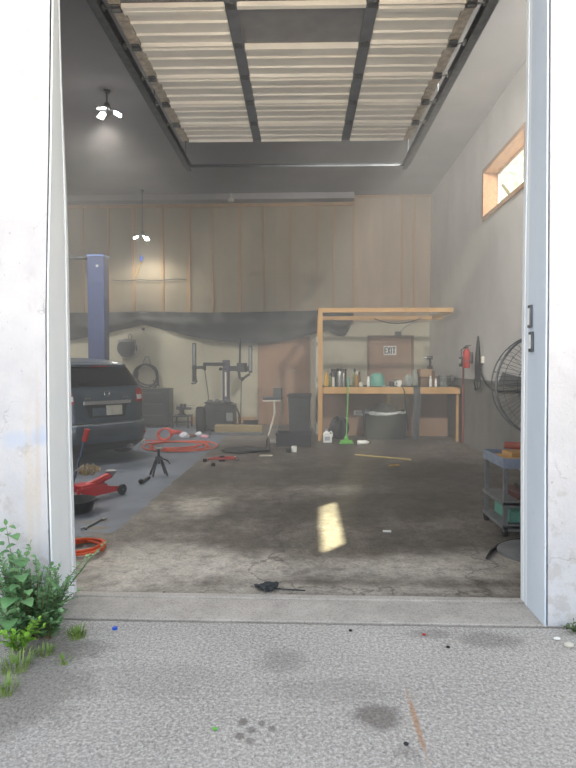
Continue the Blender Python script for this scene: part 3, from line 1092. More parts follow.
# wall hose reel with grey bracket
p = P(128, 346, 14.8)
r = thing('hose_reel', 'round dark hose reel with grey bracket hung high on the back wall', 'hose reel', (p.x, 14.88, p.z))
m = MB(); m.lathe([(.06, -.10), (.24, -.09), (.24, -.075), (.14, -.07), (.14, .05), (.24, .055), (.24, .07), (.06, .08)], n=28, M=RX(PI / 2) @ RZ(0), c=(0, -.16, -.06)); m.build('drum', M['darkgrey'], r)
m = MB(); m.torus((0, -.16, -.06), .185, .035, M=RX(PI / 2), n=24); m.torus((0, -.13, -.06), .19, .03, M=RX(PI / 2), n=24); m.build('hose', M['blackrub'], r)
m = MB(); m.box((0, -.17, .13), (.42, .16, .06)); m.box((.17, -.09, .06), (.05, .16, .16)); m.box((0, -.02, .02), (.12, .04, .3)); m.build('bracket', M['midgrey'], r, bevel=.006)
m = MB(); m.tube([(.02, -.05, .16), (.0, -.05, .27), (.05, -.05, .33), (.10, -.05, .27), (.08, -.05, .16)], .012, 6); m.build('hanger', M['galv'], r)
m = MB(); m.tube([(.14, -.17, -.06), (.22, -.2, -.10), (.24, -.2, -.2)], .016, 6); m.build('crank', M['steel'], r)
p = P(143, 329, 14.82)
m = MB(); m.cyl((p.x, 14.79, p.z), (p.x, 14.894, p.z), .035, n=16); tag(m.build('eye_bolt', M['darkgrey']), 'dark round bolt fixing in the wall at the peak of the tarp', 'bolt')

# hose coil on a hook
p = P(147, 376, 14.8)
h = thing('hose_coil', 'coil of dark rubber hose hung on a wall hook over the black cabinet', 'hose', (p.x, 14.82, p.z))
m = MB()
rn = random.Random(5)
for q in range(5):
    a0 = rn.uniform(0, 6)
    pts = []
    for i in range(40):
        a = 2 * PI * i / 40
        rr = .27 + .025 * math.sin(2 * a + a0) + .012 * q
        pts.append((rr * 1.02 * math.sin(a) + rn.uniform(-.003, .003), -.05 - .02 * q * (1 + .3 * math.sin(a + q)), rr * 1.0 * math.cos(a) + .02 - .015 * q))
    m.tube(pts, .020, 7, closed=True)
m.tube([(-.27, -.08, .05), (-.32, -.09, -.12), (-.34, -.09, -.26)], .02, 7)
m.tube([(.24, -.1, .12), (.31, -.11, -.12), (.33, -.1, -.26)], .02, 7)
m.tube([(.2, -.13, -.1), (.23, -.13, -.2), (.24, -.12, -.26)], .018, 7)
m.tube([(-.2, -.13, .1), (-.24, -.13, -.2), (-.22, -.12, -.26)], .018, 7)
m.build('hose', M['blackrub'], h)
m = MB(); m.tube([(-.10, -.03, .30), (-.07, -.03, .42), (-.03, -.03, .50), (.04, -.03, .50), (.08, -.03, .42), (.10, -.03, .30)], .014, 6); m.build('hook', M['galv'], h)

# black cabinet beside the car
a, b = P(138, 420, 14.2), P(169.5, 388.5, 14.2)
c_ = thing('tool_cabinet', 'squat black steel cabinet against the back wall beside the car', 'cabinet', ((a.x + b.x) / 2, 14.36, 0))
w = (b.x - a.x) / 2
m = MB(); m.bb((-w, -.25, .06), (w, .25, b.z)); m.build('body', M['machine'], c_, bevel=.01)
for q in range(3):
    m = MB(); z0 = .1 + q * (b.z - .14) / 3; m.bb((-w + .03, -.268, z0), (w - .03, -.25, z0 + (b.z - .2) / 3)); d_ = m.build('drawer', M['darkgrey'], c_, bevel=.004)
    m = MB(); m.bb((-w * .6, -.285, z0 + .2), (w * .6, -.268, z0 + .215)); m.build('handle', M['galv'], d_)
for x in (-w + .08, w - .08):
    for y in (-.18, .18):
        m = MB(); m.cyl((x - .02, y, .03), (x + .02, y, .03), .03, n=14); m.build('caster', M['black'], c_)

# low work table with a vise
a, b = P(171, 416, 13.95), P(189, 416, 13.95)
z_ = a.z
t_ = thing('vise_table', 'low steel table with open legs between the black cabinet and tyre changer', 'table', ((a.x + b.x) / 2, 14.2, 0))
w = (b.x - a.x) / 2
m = MB(); m.bb((-w, -.25, z_ - .03), (w, .25, z_)); m.build('table_top', M['machine'], t_, bevel=.004)
for x in (-w + .03, w - .03):
    for y in (-.22, .22):
        m = MB(); m.bb((x - .018, y - .018, 0), (x + .018, y + .018, z_ - .03)); m.build('leg', M['darkgrey'], t_)
m = MB(); m.bb((-w + .03, -.2, .12), (w - .03, .2, .14)); m.build('shelf', M['machine'], t_)
v = thing('bench_vise', 'dark cast bench vise bolted on the low steel table', 'vise', ((a.x + b.x) / 2 - .0, 14.15, z_ + .002))
m = MB(); m.lathe([(.10, 0), (.10, .03), (.06, .06), (.06, .12), (.09, .14)], n=16); m.build('base', M['darkgrey'], v)
m = MB(); m.bb((-.13, -.05, .14), (.02, .05, .22)); m.bb((-.03, -.07, .20), (.02, .07, .28)); m.build('body', M['darkgrey'], v, bevel=.008)
m = MB(); m.bb((.05, -.07, .20), (.10, .07, .28)); m.bb((.02, -.04, .14), (.24, .04, .20)); m.build('jaw', M['darkgrey'], v, bevel=.006)
m = MB(); m.cyl((.24, 0, .17), (.28, 0, .17), .02, n=10); m.cyl((.265, -.12, .17), (.265, .12, .17), .008, n=8); m.cyl((-.14, 0, .24), (.32, 0, .24), .012, n=8); m.build('screw_handle', M['steel'], v)

# tyre changer with assist arms
YC = 13.7
def C(px, py, dy=0): return P(px, py, YC + dy)
base = C(226, 430)
tc = thing('tyre_changer', 'dark tyre changing machine with tall column and slotted assist arms', 'tyre changer', (base.x, YC, 0))
def L(px, py, dy=0):
    q = C(px, py, dy); return Vector((q.x - base.x, dy, q.z))
zb_ = L(0, 424).z
m = MB(); a, b = L(207, 428), L(235, 404); m.bb((a.x, -.33, .02), (b.x, .33, b.z)); m.bb((a.x - .05, -.38, .0), (b.x + .12, .38, .08)); m.build('base_cabinet', M['machine'], tc, bevel=.015)
m = MB(); m.bb((L(216, 0).x, -.345, L(0, 419).z), (L(226, 0).x, -.33, L(0, 409).z)); m.build('side_panel', M['darkgrey'], tc, bevel=.004)
m = MB(); p = L(219, 403); m.lathe([(.30, 0), (.34, .02), (.34, .045), (.06, .06)], c=(p.x, -.02, p.z - .02), n=30); tt = m.build('turntable', M['darkgrey'], tc)
for q in range(4):
    m = MB(); a_ = q * PI / 2 + .4; m.box((p.x + .22 * math.cos(a_), -.02 + .22 * math.sin(a_), p.z + .055), (.12, .07, .05), rot=(0, 0, a_)); m.build('clamp', M['galv'], tt, bevel=.004)
m = MB(); a, b = L(222.5, 405, .3), L(229, 360, .3); m.bb((a.x, .30, .3), (b.x, .46, b.z)); co = m.build('column', mat('column_violet_grey', S(70, 68, 86), .45, .2), tc, bevel=.008)
m = MB(); m.bb(((a.x + b.x) / 2 - .02, .285, L(0, 396, .3).z), ((a.x + b.x) / 2 + .02, .30, L(0, 372, .3).z)); m.build('column_scale', M['dirtywhite'], co)
m = MB(); a, b = L(204, 366, .3), L(226, 362.5, .3); m.bb((a.x, .28, a.z), (b.x, .36, b.z)); m.bb((a.x - .02, .28, L(0, 370, .3).z), (a.x + .04, .36, b.z)); m.build('swing_arm', M['darkgrey'], tc, bevel=.006)
m = MB(); a, b = L(192, 369, .26), L(205, 366, .26); m.bb((a.x, .24, a.z), (b.x, .30, b.z)); m.build('link_arm', M['darkgrey'], tc, bevel=.005)
m = MB(); a, b = L(192.6, 382, .22), L(196, 343, .22); w_ = .018
m.bb((a.x, .2, a.z), (a.x + w_, .25, b.z)); m.bb((b.x - w_, .2, a.z), (b.x, .25, b.z)); m.bb((a.x, .2, b.z - .03), (b.x, .25, b.z)); m.bb((a.x, .2, L(0, 372, .22).z), (b.x, .25, L(0, 366, .22).z))
m.bb((a.x + w_, .222, a.z), (b.x - w_, .23, b.z)); sl = m.build('slotted_bar', M['darkgrey'], tc)
m = MB(); m.bb((a.x + w_ * .9, .212, L(0, 365, .22).z), (b.x - w_ * .9, .221, b.z - .03)); m.build('polished_slot', M['steel'], sl)
m = MB(); q = L(196, 381, .22); m.tube([(b.x - .02, .22, L(0, 379, .22).z), (b.x + .02, .21, L(0, 381, .22).z), (b.x - .02, .2, L(0, 383, .22).z), (b.x - .11, .2, L(0, 383.5, .22).z)], .022, 8); m.build('hook', M['black'], tc)
m = MB(); a, b = L(229, 371, .3), L(251, 366, .3); m.bb((a.x, .28, a.z), (b.x, .36, b.z)); m.bb((L(236, 0, .3).x, .24, L(0, 372, .3).z), (L(246, 0, .3).x, .40, L(0, 363, .3).z)); m.build('assist_arm', M['darkgrey'], tc, bevel=.008)
m = MB(); q = L(231, 369, .3); m.ball((L(220, 369, .2).x, .26, L(0, 369, .2).z), .04); m.cyl((L(220, 369, .2).x, .26, L(0, 369, .2).z), (L(226, 369, .2).x, .30, L(0, 369, .2).z), .015); m.build('lever', M['black'], tc)
m = MB(); a, b = L(248.6, 372, .22), L(252.2, 346, .22)
m.bb((a.x, .2, a.z), (a.x + w_, .25, b.z)); m.bb((b.x - w_, .2, a.z), (b.x, .25, b.z)); m.bb((a.x, .2, b.z - .03), (b.x, .25, b.z)); m.bb((a.x, .2, a.z - .02), (b.x, .25, a.z + .03)); m.bb((a.x + w_, .222, a.z), (b.x - w_, .23, b.z)); sl = m.build('slotted_bar', M['darkgrey'], tc)
m = MB(); m.bb((a.x + w_ * .9, .212, a.z + .03), (b.x - w_ * .9, .221, b.z - .03)); m.build('polished_slot', M['steel'], sl)
m = MB(); m.cyl(L(240, 372, .3), L(240, 338, .3), .028, n=10); m.build('hex_shaft', M['darkgrey'], tc)
m = MB(); m.tube([L(239, 372, .25), L(239.5, 378, .25), L(242, 380, .25), L(245, 377, .25), L(250, 374, .25)], .03, 8); m.ball(L(242, 379, .25), .05); m.build('press_roller', M['black'], tc)
m = MB(); m.tube([L(241.3, 380, .2), L(241, 400, .15), L(240.5, 428, .0), L(240.4, 432, -.1)], .010, 6); m.build('air_line', M['blackrub'], tc)
m = MB(); m.tube([L(204.5, 368, .26), L(206, 380, .2), L(208, 392, .1), L(209, 402, .05)], .009, 6); m.build('cable', M['blackrub'], tc)
m = MB(); m.tube([L(199, 428, -.2), L(198.5, 418, -.2), L(201, 410, -.2), L(207, 405, -.22), L(216, 403.5, -.3), L(228, 404, -.3), L(236, 407, -.3), L(239, 414, -.25), L(239.5, 424, -.2)], .022, 8); m.build('hose_loop', M['blackrub'], tc)
for i, px in enumerate((228, 233, 238)):
    m = MB(); q = L(px, 0, -.3).x; m.bb((q - .03, -.55, .05), (q + .03, -.33, .075)); m.build('pedal', M['steel'], tc, bevel=.004)
m = MB(); a, b = L(228, 420, -.1), L(234, 412, -.1); m.bb((a.x, -.36, a.z), (b.x, -.33, b.z)); m.build('control_box', M['midgrey'], tc)
m = MB(); m.bb((L(243, 0).x, -.15, .10), (L(258, 0).x, -.05, .24)); m.cyl((L(255, 0).x, -.1, .0), (L(255, 0).x, -.1, .12), .04); m.bb((L(236, 0).x, -.15, .10), (L(244, 0).x, -.05, .16)); m.build('bead_blaster', M['black'], tc, bevel=.01)
# tyre leaning on the machine
ty = thing('tyre', 'black tyre standing on edge beside the tyre changer', 'tyre', (P(200.5, 420, 13.0).x, 13.0, .30), rz=R(14))
m = MB(); m.lathe([(.17, -.09), (.27, -.10), (.295, -.06), (.30, 0), (.295, .06), (.27, .10), (.17, .09)], n=32, M=RY(PI / 2) ); m.build('tread', M['blackrub'], ty)
# timber beam on the floor in front
a, b = P(216, 431, 12.95), P(263, 423, 12.95)
m = MB(); m.bb((a.x, 12.75, 0.0), (b.x, 12.95, .20))
tag(m.build('timber_beam', mat('weathered_beam', S(142, 126, 92), .85, var=.2, scale=3, stretch=(.3, 1, 1)), bevel=.006), 'weathered timber beam lying on the floor in front of the tyre changer', 'beam')
m = MB(); m.bb((a.x - .1, 12.55, 0.0), (b.x + .05, 12.68, .06))
tag(m.build('steel_channel', M['galv'], bevel=.004), 'flat grey steel channel lying on the floor along the timber beam', 'steel bar')

# grey stool with bent white legs
p = P(272, 400, 12.6); g0 = p.x
st = thing('shop_stool', 'small grey shop stool with bent pale metal legs before the brown door', 'stool', (g0, 12.6, 0))
zs_ = p.z
m = MB(); m.box((.02, 0, zs_ + .04), (.42, .34, .07)); m.build('seat', M['greycloth'], st, bevel=.025, seg=3)
m = MB(); m.box((.12, .12, zs_ + .15), (.20, .05, .22), rot=(R(-12), 0, R(-10))); m.build('backrest', M['greycloth'], st, bevel=.02, seg=3)
m = MB(); m.bb((-.19, -.185, zs_ - .02), (.19, -.165, zs_ + .005)); m.build('seat_frame', M['dirtywhite'], st)
for x, y, mt in ((.06, -.16, 'dirtywhite'), (.20, -.10, 'midgrey'), (.06, .14, 'dirtywhite'), (.20, .14, 'midgrey')):
    m = MB(); m.tube([(x, y, zs_), (x, y, zs_ * .62), (x - .03, y, zs_ * .48), (x - .13, y - .01, .015)], .016, 7); m.build('leg', M[mt], st)

# wheeled black bin and the low crate before it
p = P(299.5, 410, 12.4)
bi = thing('wheeled_bin', 'tall black wheeled bin standing by the white door edge', 'bin', (p.x, 12.5, 0))
w = (P(311, 0, 12.3).x - P(287.5, 0, 12.3).x) / 2; zt_ = P(0, 396, 12.3).z
m = MB()
q = [(-w * .86, -.26), (w * .86, -.26), (w * .86, .26), (-w * .86, .26)]; q2 = [(x * 1.14, y * 1.12) for x, y in q]
m.add([(x, y, .06) for x, y in q] + [(x, y, zt_) for x, y in q2], [(3, 2, 1, 0), (4, 5, 6, 7), (0, 1, 5, 4), (1, 2, 6, 5), (2, 3, 7, 6), (3, 0, 4, 7)])
m.build('body', M['machine'], bi, bevel=.02)
m = MB(); m.bb((-w * 1.06, -.33, zt_), (w * 1.06, .32, zt_ + .05)); m.cyl((-w * .8, .34, zt_ + .02), (w * .8, .34, zt_ + .02), .02, n=8); m.build('lid', M['darkgrey'], bi, bevel=.015)
for x in (-w * .8, w * .8):
    m = MB(); m.cyl((x - .03, .22, .08), (x + .03, .22, .08), .08, n=18); m.build('wheel', M['blackrub'], bi)
    m = MB(); m.box((x, -.2, .03), (.05, .05, .06)); m.build('foot', M['black'], bi)
a, b = G(276, 447), G(311, 447)
cr_ = thing('crate', 'low black plastic crate on the floor in front of the wheeled bin', 'crate', ((a.x + b.x) / 2, a.y + .3, 0))
w = (b.x - a.x) / 2
m = MB(); m.bb((-w, -.24, 0), (w, .24, .02)); m.bb((-w, -.24, .02), (w, -.22, .24)); m.bb((-w, .22, .02), (w, .24, .24)); m.bb((-w, -.22, .02), (-w + .02, .22, .24)); m.bb((w - .02, -.22, .02), (w, .22, .24)); m.build('tray', M['black'], cr_)
m = MB(); m.bb((-w - .015, -.255, .22), (w + .015, -.235, .25)); m.bb((-w - .015, .235, .22), (w + .015, .255, .25)); m.bb((-w - .015, -.235, .22), (-w + .005, .235, .25)); m.bb((w - .005, -.235, .22), (w + .015, .235, .25)); m.build('rim', M['darkgrey'], cr_)
# the open white door beside the bench
a, b = P(317, 430, 12.75), P(312, 430, 14.6)
d = thing('door_3', None, None, (b.x, 14.6, 0)); struct(d)
dx, dy = a.x - b.x, 12.75 - 14.6
zt_ = P(317, 337, 12.75).z
ang = math.atan2(dy, dx)
m = MB(); m.bb((0, -.022, .01), (math.hypot(dx, dy), .022, zt_)); lf = m.build('door_leaf', mat('greyed_white_door', S(176, 174, 160), .6), d, bevel=.003); lf.rotation_euler = (0, 0, ang)
for z in (.3, 1.2, 2.0):
    m = MB(); m.cyl((math.hypot(dx, dy) + .008, 0, z - .05), (math.hypot(dx, dy) + .008, 0, z + .05), .012, n=8); h_ = m.build('hinge', M['galv'], d); h_.rotation_euler = (0, 0, ang)

# thin wire run along the studs, a blue clip, a pale fitting under the header
m = MB(); m.tube([P(x, y, 14.83) for x, y in ((112, 280), (126, 281), (141, 279.5), (150, 280.5), (165, 280), (178, 279), (186, 279.5))], .012, 6)
tag(m.build('wall_wire', M['black']), 'thin dark wire strung across the studs below the hanging lamp', 'wire')
m = MB(); m.tube([P(141.5, 256, 14.82), P(141, 261, 14.82)], .035, 8)
bc_ = thing('wall_clip', 'tiny blue clip with trailing cord on the stud wall below the hanging lamp', 'clip', (0, 0, 0)); m.build('clip_body', M['bluecap'], bc_)
m = MB(); m.tube([P(141, 261, 14.83), P(139, 268, 14.83), P(136, 276, 14.83)], .01, 6); m.build('cord', M['yellow'], bc_)
p = P(231, 198, 14.5)
m = MB(); m.cyl((p.x, 14.5, p.z - .02), (p.x, 14.5, ZC - .008), .02, n=10); m.lathe([(.07, 0), (.08, .02), (.08, .06), (.05, .08)], c=(p.x, 14.5, p.z - .09), n=16)
tag(m.build('ceiling_sensor', M['dirtywhite']), 'small pale round sensor hanging from the ceiling before the back wall', 'sensor')
# ------------------------------------------------------------------ the workbench with its overhead frame
YW = 11.7
x0 = P(318, 440, YW).x; x1 = P(459.5, 440, YW).x
zt = P(0, 386.3, YW).z; zlow = P(0, 393, YW).z; zfr = P(0, 309.5, YW).z
wb_ = thing('workbench', 'long wooden workbench with plywood back and lumber frame overhead', 'workbench', (x0, YW, 0))
W = x1 - x0; D = .95
m = MB(); m.bb((.02, .0, zt - .03), (W - .0, D, zt)); m.build('bench_top', M['machine'], wb_, bevel=.003)
m = MB(); m.bb((.10, -.045, zlow), (W, -.002, zt - .004)); m.build('front_rail', M['lumber'], wb_, bevel=.004)
pw = P(323.2, 0, YW).x - x0
m = MB(); m.bb((0, -.045, 0), (pw, .05, zfr)); m.build('post', M['lumber'], wb_, bevel=.004)
m = MB(); m.bb((W - .07, 0.0, 0), (W - .02, .06, zt - .03)); m.build('leg', M['lumberd'], wb_, bevel=.004)
xx = P(391, 0, 12.5).x - x0
m = MB(); m.bb((xx - .03, D - .08, 0), (xx + .03, D - .03, zt - .03)); m.build('leg', M['lumber'], wb_, bevel=.004)
m = MB(); m.bb((0.05, D - .03, 0), (W - .02, D, zt - .03)); m.build('back_panel', M['ply'], wb_)
zf2 = P(0, 313.8, YW).z
m = MB(); xe = P(453, 311, YW).x - x0
m = MB(); m.bb((pw, -.04, zf2), (xe, 0.0, zfr)); m.build('front_beam', M['lumber'], wb_, bevel=.004)
yb = 1.75
zq = P(0, 317, YW + yb).z; zq2 = P(0, 320, YW + yb).z
m = MB(); m.bb((0.02, yb, zfr - .10), (XR - x0 - .005, yb + .045, zfr - .01)); m.build('rear_beam', M['lumber'], wb_, bevel=.004)
m = MB(); m.bb((0.005, .05, zfr - .10), (.05, yb, zfr - .005)); m.build('side_beam', M['lumber'], wb_, bevel=.004)
m = MB(); m.bb((.0, yb + .045, 0), (.07, yb + .115, zfr)); m.build('post', M['lumber'], wb_, bevel=.004)
m = MB(); m.bb((xe - .05, .0, zfr - .10), (xe, yb, zfr - .005)); m.build('side_beam', M['lumberd'], wb_, bevel=.004)

# wire sagging from the frame, emergency light box on the wall
m = MB(); pts = []
for px, py in ((374, 318), (381, 321), (389, 323), (398, 323.5), (408, 322.5), (416, 320), (421, 318.5)):
    p = P(px, py, 13.4); pts.append(p)
pts[0].z = zfr - .07; pts[-1].z = zfr - .07
m.tube(pts, .012, 6)
tag(m.build('cable', M['black']), 'black cable sagging under the rear overhead beam', 'cable')
p = P(398, 334, YB - .03)
m = MB(); m.bb((p.x - .075, YB - .10, p.z - .06), (p.x + .075, YB - .002, p.z + .06))
tag(m.build('junction_box', M['darkgrey'], bevel=.008), 'small dark junction box on the wall above the EXIT door', 'junction box')
m = MB(); m.tube([P(400, 332, YB - .02), P(405, 327, YB - .02), P(412, 323, YB - .02), P(418, 321.5, YB - .02)], .012, 6)
tag(m.build('conduit', M['midgrey']), 'thin grey conduit rising from the junction box', 'conduit')

# EXIT sign stuck on the door
p = P(390, 350.5, YB - .06)
sw, sh = P(397, 0, YB - .06).x - P(384, 0, YB - .06).x, P(0, 346, YB - .06).z - P(0, 355, YB - .06).z
sg_ = thing('exit_sign', 'white EXIT sign with black letters on the brown back door', 'sign', (p.x, YB - .052, p.z))
m = MB(); m.bb((-sw / 2, -.008, -sh / 2), (sw / 2, 0, sh / 2)); m.build('sign_board', M['paper'], sg_)
m = MB()
def stroke(pts, w=.026):
    for (ax, az), (bx, bz) in zip(pts, pts[1:]):
        d_ = Vector((bx - ax, 0, bz - az)); L_ = d_.length; an = math.atan2(d_.z, d_.x)
        m.box(((ax + bx) / 2, -.010, (az + bz) / 2), (L_ + w * .9, .006, w), rot=(0, -an, 0))
ch = sh * .30; cw = sw * .075; cx = -sw * .33
stroke([(cx + cw, ch), (cx - cw, ch), (cx - cw, -ch), (cx + cw, -ch)]); stroke([(cx - cw, 0), (cx + cw * .6, 0)])
cx = -sw * .09
stroke([(cx - cw, ch), (cx + cw, -ch)]); stroke([(cx + cw, ch), (cx - cw, -ch)])
cx = sw * .10
stroke([(cx, ch), (cx, -ch)])
cx = sw * .31
stroke([(cx - cw * 1.1, ch), (cx + cw * 1.1, ch)]); stroke([(cx, ch), (cx, -ch)])
m.build('lettering', M['black'], sg_)

# ---- what stands on the bench
zbt = zt + .001
def on(px, dy): return P(px, 380, YW + dy).x
def hgt(py, dy): return P(0, py, YW + dy).z - zbt


def bottle(name, cat, label, px, dy, wpx, ytop, mt, kind, capm='black', group=None):
    y = YW + dy
    r_ = wpx / F * y / 2
    h_ = max(.05, hgt(ytop, dy))
    t = thing(name, label, cat, (on(px, dy), y, zbt), group=group)
    m = MB()
    if kind == 'can':
        m.lathe([(r_ * .97, 0), (r_, .006), (r_, h_ - .012), (r_ * .94, h_ - .006), (r_ * .94, h_)], n=20); m.build('body', M[mt], t)
        m = MB(); m.lathe([(r_ * .9, h_), (r_ * .9, h_ + .006)], n=18); m.build('lid', M[capm], t)
    elif kind == 'jar':
        m.lathe([(r_ * .95, 0), (r_, .01), (r_, h_ * .78), (r_ * .85, h_ * .86)], n=20); m.build('body', M[mt], t)
        m = MB(); m.lathe([(r_ * .9, h_ * .86), (r_ * .92, h_ * .88), (r_ * .92, h_ - .003), (r_ * .85, h_)], n=18); m.build('lid', M[capm], t)
    elif kind == 'spray':
        m.lathe([(r_ * .97, 0), (r_, .006), (r_, h_ * .70), (r_ * .8, h_ * .77), (r_ * .4, h_ * .82)], n=20); m.build('body', M[mt], t)
        m = MB(); m.lathe([(r_ * .72, h_ * .78), (r_ * .72, h_ * .97), (r_ * .6, h_)], n=16); m.build('cap', M[capm], t)
    elif kind == 'trigger':
        m.lathe([(r_ * .97, 0), (r_, .01), (r_, h_ * .5), (r_ * .75, h_ * .62), (r_ * .33, h_ * .74), (r_ * .33, h_ * .80)], n=18); m.build('body', M[mt], t)
        m = MB(); m.bb((-r_ * .45, -.02, h_ * .80), (r_ * .8, .02, h_)); m.bb((r_ * .35, -.012, h_ * .62), (r_ * .55, .012, h_ * .82)); m.build('trigger', M[capm], t, bevel=.004)
    elif kind == 'jug':
        m.box((0, 0, h_ * .36), (2 * r_, r_ * 1.2, h_ * .72)); m.lathe([(r_ * .8, h_ * .70), (r_ * .35, h_ * .86), (r_ * .35, h_ * .9)], n=16); m.build('body', M[mt], t, bevel=.012)
        m = MB(); m.lathe([(r_ * .4, h_ * .9), (r_ * .4, h_)], n=14); m.build('cap', M[capm], t)
    elif kind == 'mug':
        m.lathe([(r_ * .85, 0), (r_ * .95, .01), (r_, h_), (r_ * .88, h_), (r_ * .8, .02), (.01, .015)], n=20); m.build('body', M[mt], t)
        m = MB(); m.torus((-r_ * 1.1, 0, h_ * .5), h_ * .3, .008, M=RX(PI / 2), n=16, m=6); m.build('handle', M[mt], t)
    return t


M['tinsteel'] = mat('tin_can_steel', S(170, 172, 168), .3, .7)
M['darkjar'] = mat('dark_jar', S(52, 54, 52), .3)
M['greenbottle'] = mat('green_bottle', S(104, 146, 116), .35)
M['brownbottle'] = mat('brown_bottle', S(108, 84, 60), .35)
M['glassjar'] = glassy('jar_glass', S(190, 198, 196), .05, .8, 1.2)
bottle('oil_bottle', 'bottle', 'yellow oil bottle at the post end of the bench top', 326.3, .16, 3.6, 370.5, 'yellow', 'jug', 'amber')
bottle('spray_can', 'spray can', 'olive spray can next to the yellow oil bottle', 330.5, .20, 3.2, 373, 'olive', 'spray', 'black')
bottle('spray_can', 'spray can', 'pale spray can with a black cap before the dark jars', 333.4, .12, 2.8, 374, 'dirtywhite', 'spray', 'black')
bottle('jar', 'jar', 'dark jar with wide black lid behind the pale spray can', 333.5, .45, 5.0, 369, 'darkjar', 'jar', 'black')
bottle('jar', 'jar', 'dark lidded jar behind the shiny steel can', 339.0, .45, 5.6, 368.5, 'darkjar', 'jar', 'black')
bottle('steel_can', 'can', 'shiny steel can with dark lid among the dark jars', 339.5, .14, 4.4, 371, 'tinsteel', 'can', 'black')
bottle('jar', 'jar', 'dark jar nearest the green broom handle', 344.3, .36, 4.4, 369, 'darkjar', 'jar', 'black')
bottle('spray_can', 'spray can', 'slim steel spray can between the shiny can and broom handle', 343.6, .12, 2.2, 373, 'tinsteel', 'spray', 'dirtywhite')
bottle('trigger_bottle', 'spray bottle', 'olive trigger spray bottle beside the green broom handle', 354.2, .28, 3.4, 368.5, 'olive', 'trigger', 'darkgrey')
bottle('trigger_bottle', 'spray bottle', 'pale yellow trigger spray bottle in the middle of the bottle cluster', 356.6, .14, 3.6, 371, 'amber', 'trigger', 'dirtywhite')
bottle('brake_cleaner', 'spray can', 'dark brown spray can behind the trigger spray bottles', 359.2, .34, 3.4, 371.5, 'brownbottle', 'spray', 'black')
bottle('grease_jar', 'jar', 'squat pale grease jar beside the trigger spray bottles', 361.0, .10, 4.4, 382, 'dirtywhite', 'jar', 'dirtywhite')
bottle('squeeze_bottle', 'bottle', 'white squeeze bottle against the upturned teal basin', 368.3, .14, 2.8, 376, 'white', 'spray', 'white')
# upturned basin
t = thing('basin', 'upturned teal plastic basin on the middle of the bench', 'basin', (on(377, .36), YW + .36, zbt))
rr = 16.5 / F * (YW + .36) / 2; hh = hgt(372.5, .36)
m = MB(); m.lathe([(rr * 1.03, 0), (rr * 1.04, .012), (rr * .99, .02), (rr * .95, hh * .35), (rr * .85, hh * .66), (rr * .68, hh * .88), (rr * .40, hh * .98), (.01, hh)], n=32); m.build('bowl', M['teal'], t)
m = MB(); m.torus((0, 0, .012), rr * 1.03, .010, n=32, m=6); m.build('rim', M['teal'], t)
m = MB(); 
def pap(u, v): return Vector((on(383 + 7 * u, 0), YW - .03 + .18 * v, zbt + .006 + (.0 if v > .2 else -.0) + .006 * math.sin(u * 5)))
m.grid(pap, 8, 6, thick=(0, 0, .003)); tag(m.build('paper_sheet', M['paper']), 'loose white paper sheet on the bench edge by the teal basin', 'paper')
bottle('mug', 'mug', 'white mug on the bench before the plastic bags', 399.4, .12, 4.6, 380, 'white', 'mug')
bottle('grease_jar', 'jar', 'small dark pot between the basin and the white mug', 391.5, .30, 5.0, 381, 'darkjar', 'jar', 'darkgrey')
bottle('grease_jar', 'jar', 'grey tub beside the small dark pot on the bench', 395.6, .40, 4.4, 379, 'midgrey', 'jar', 'black')


def bag(name, label, cat, c, s, mt, seed, group=None):
    rn_ = random.Random(seed)
    mm = MB()
    ph = [rn_.uniform(0, 6) for _ in range(8)]
    nu, nv = 28, 14
    vs = []
    for j in range(nv + 1):
        b_ = -PI / 2 + PI * j / nv
        for i in range(nu):
            a_ = 2 * PI * i / nu
            d_ = 1 + .13 * math.sin(3 * a_ + ph[0] + 2 * b_) + .10 * math.sin(5 * a_ + ph[1] - 3 * b_) + .07 * math.sin(9 * a_ + ph[2] + 4 * b_) + .05 * math.sin(13 * b_ + ph[3])
            zc_ = math.sin(b_)
            zz_ = max(-.62, zc_ * (1 + .15 * math.sin(4 * a_ + ph[4])))
            vs.append((c[0] + s[0] * d_ * math.cos(b_) * math.cos(a_), c[1] + s[1] * d_ * math.cos(b_) * math.sin(a_), c[2] + s[2] * (zz_ + .62) / 1.62))
    fs = []
    for j in range(nv):
        for i in range(nu):
            i2 = (i + 1) % nu
            fs.append((j * nu + i, j * nu + i2, (j + 1) * nu + i2, (j + 1) * nu + i))
    mm.add(vs, fs)
    return tag(mm.build(name, M[mt], angle=70), label, cat, group)


bag('plastic_bag', 'cloudy plastic bag heaped on the bench beside the white mug', 'bag', (on(407.5, .30), YW + .28, zbt), (.085, .11, hgt(375, .36)), 'clearplastic', 1)
bag('plastic_bag', 'taller cloudy plastic bag heaped against the cardboard boxes', 'bag', (on(415.6, .5), YW + .60, zbt), (.07, .12, hgt(371, .5)), 'clearplastic', 2)
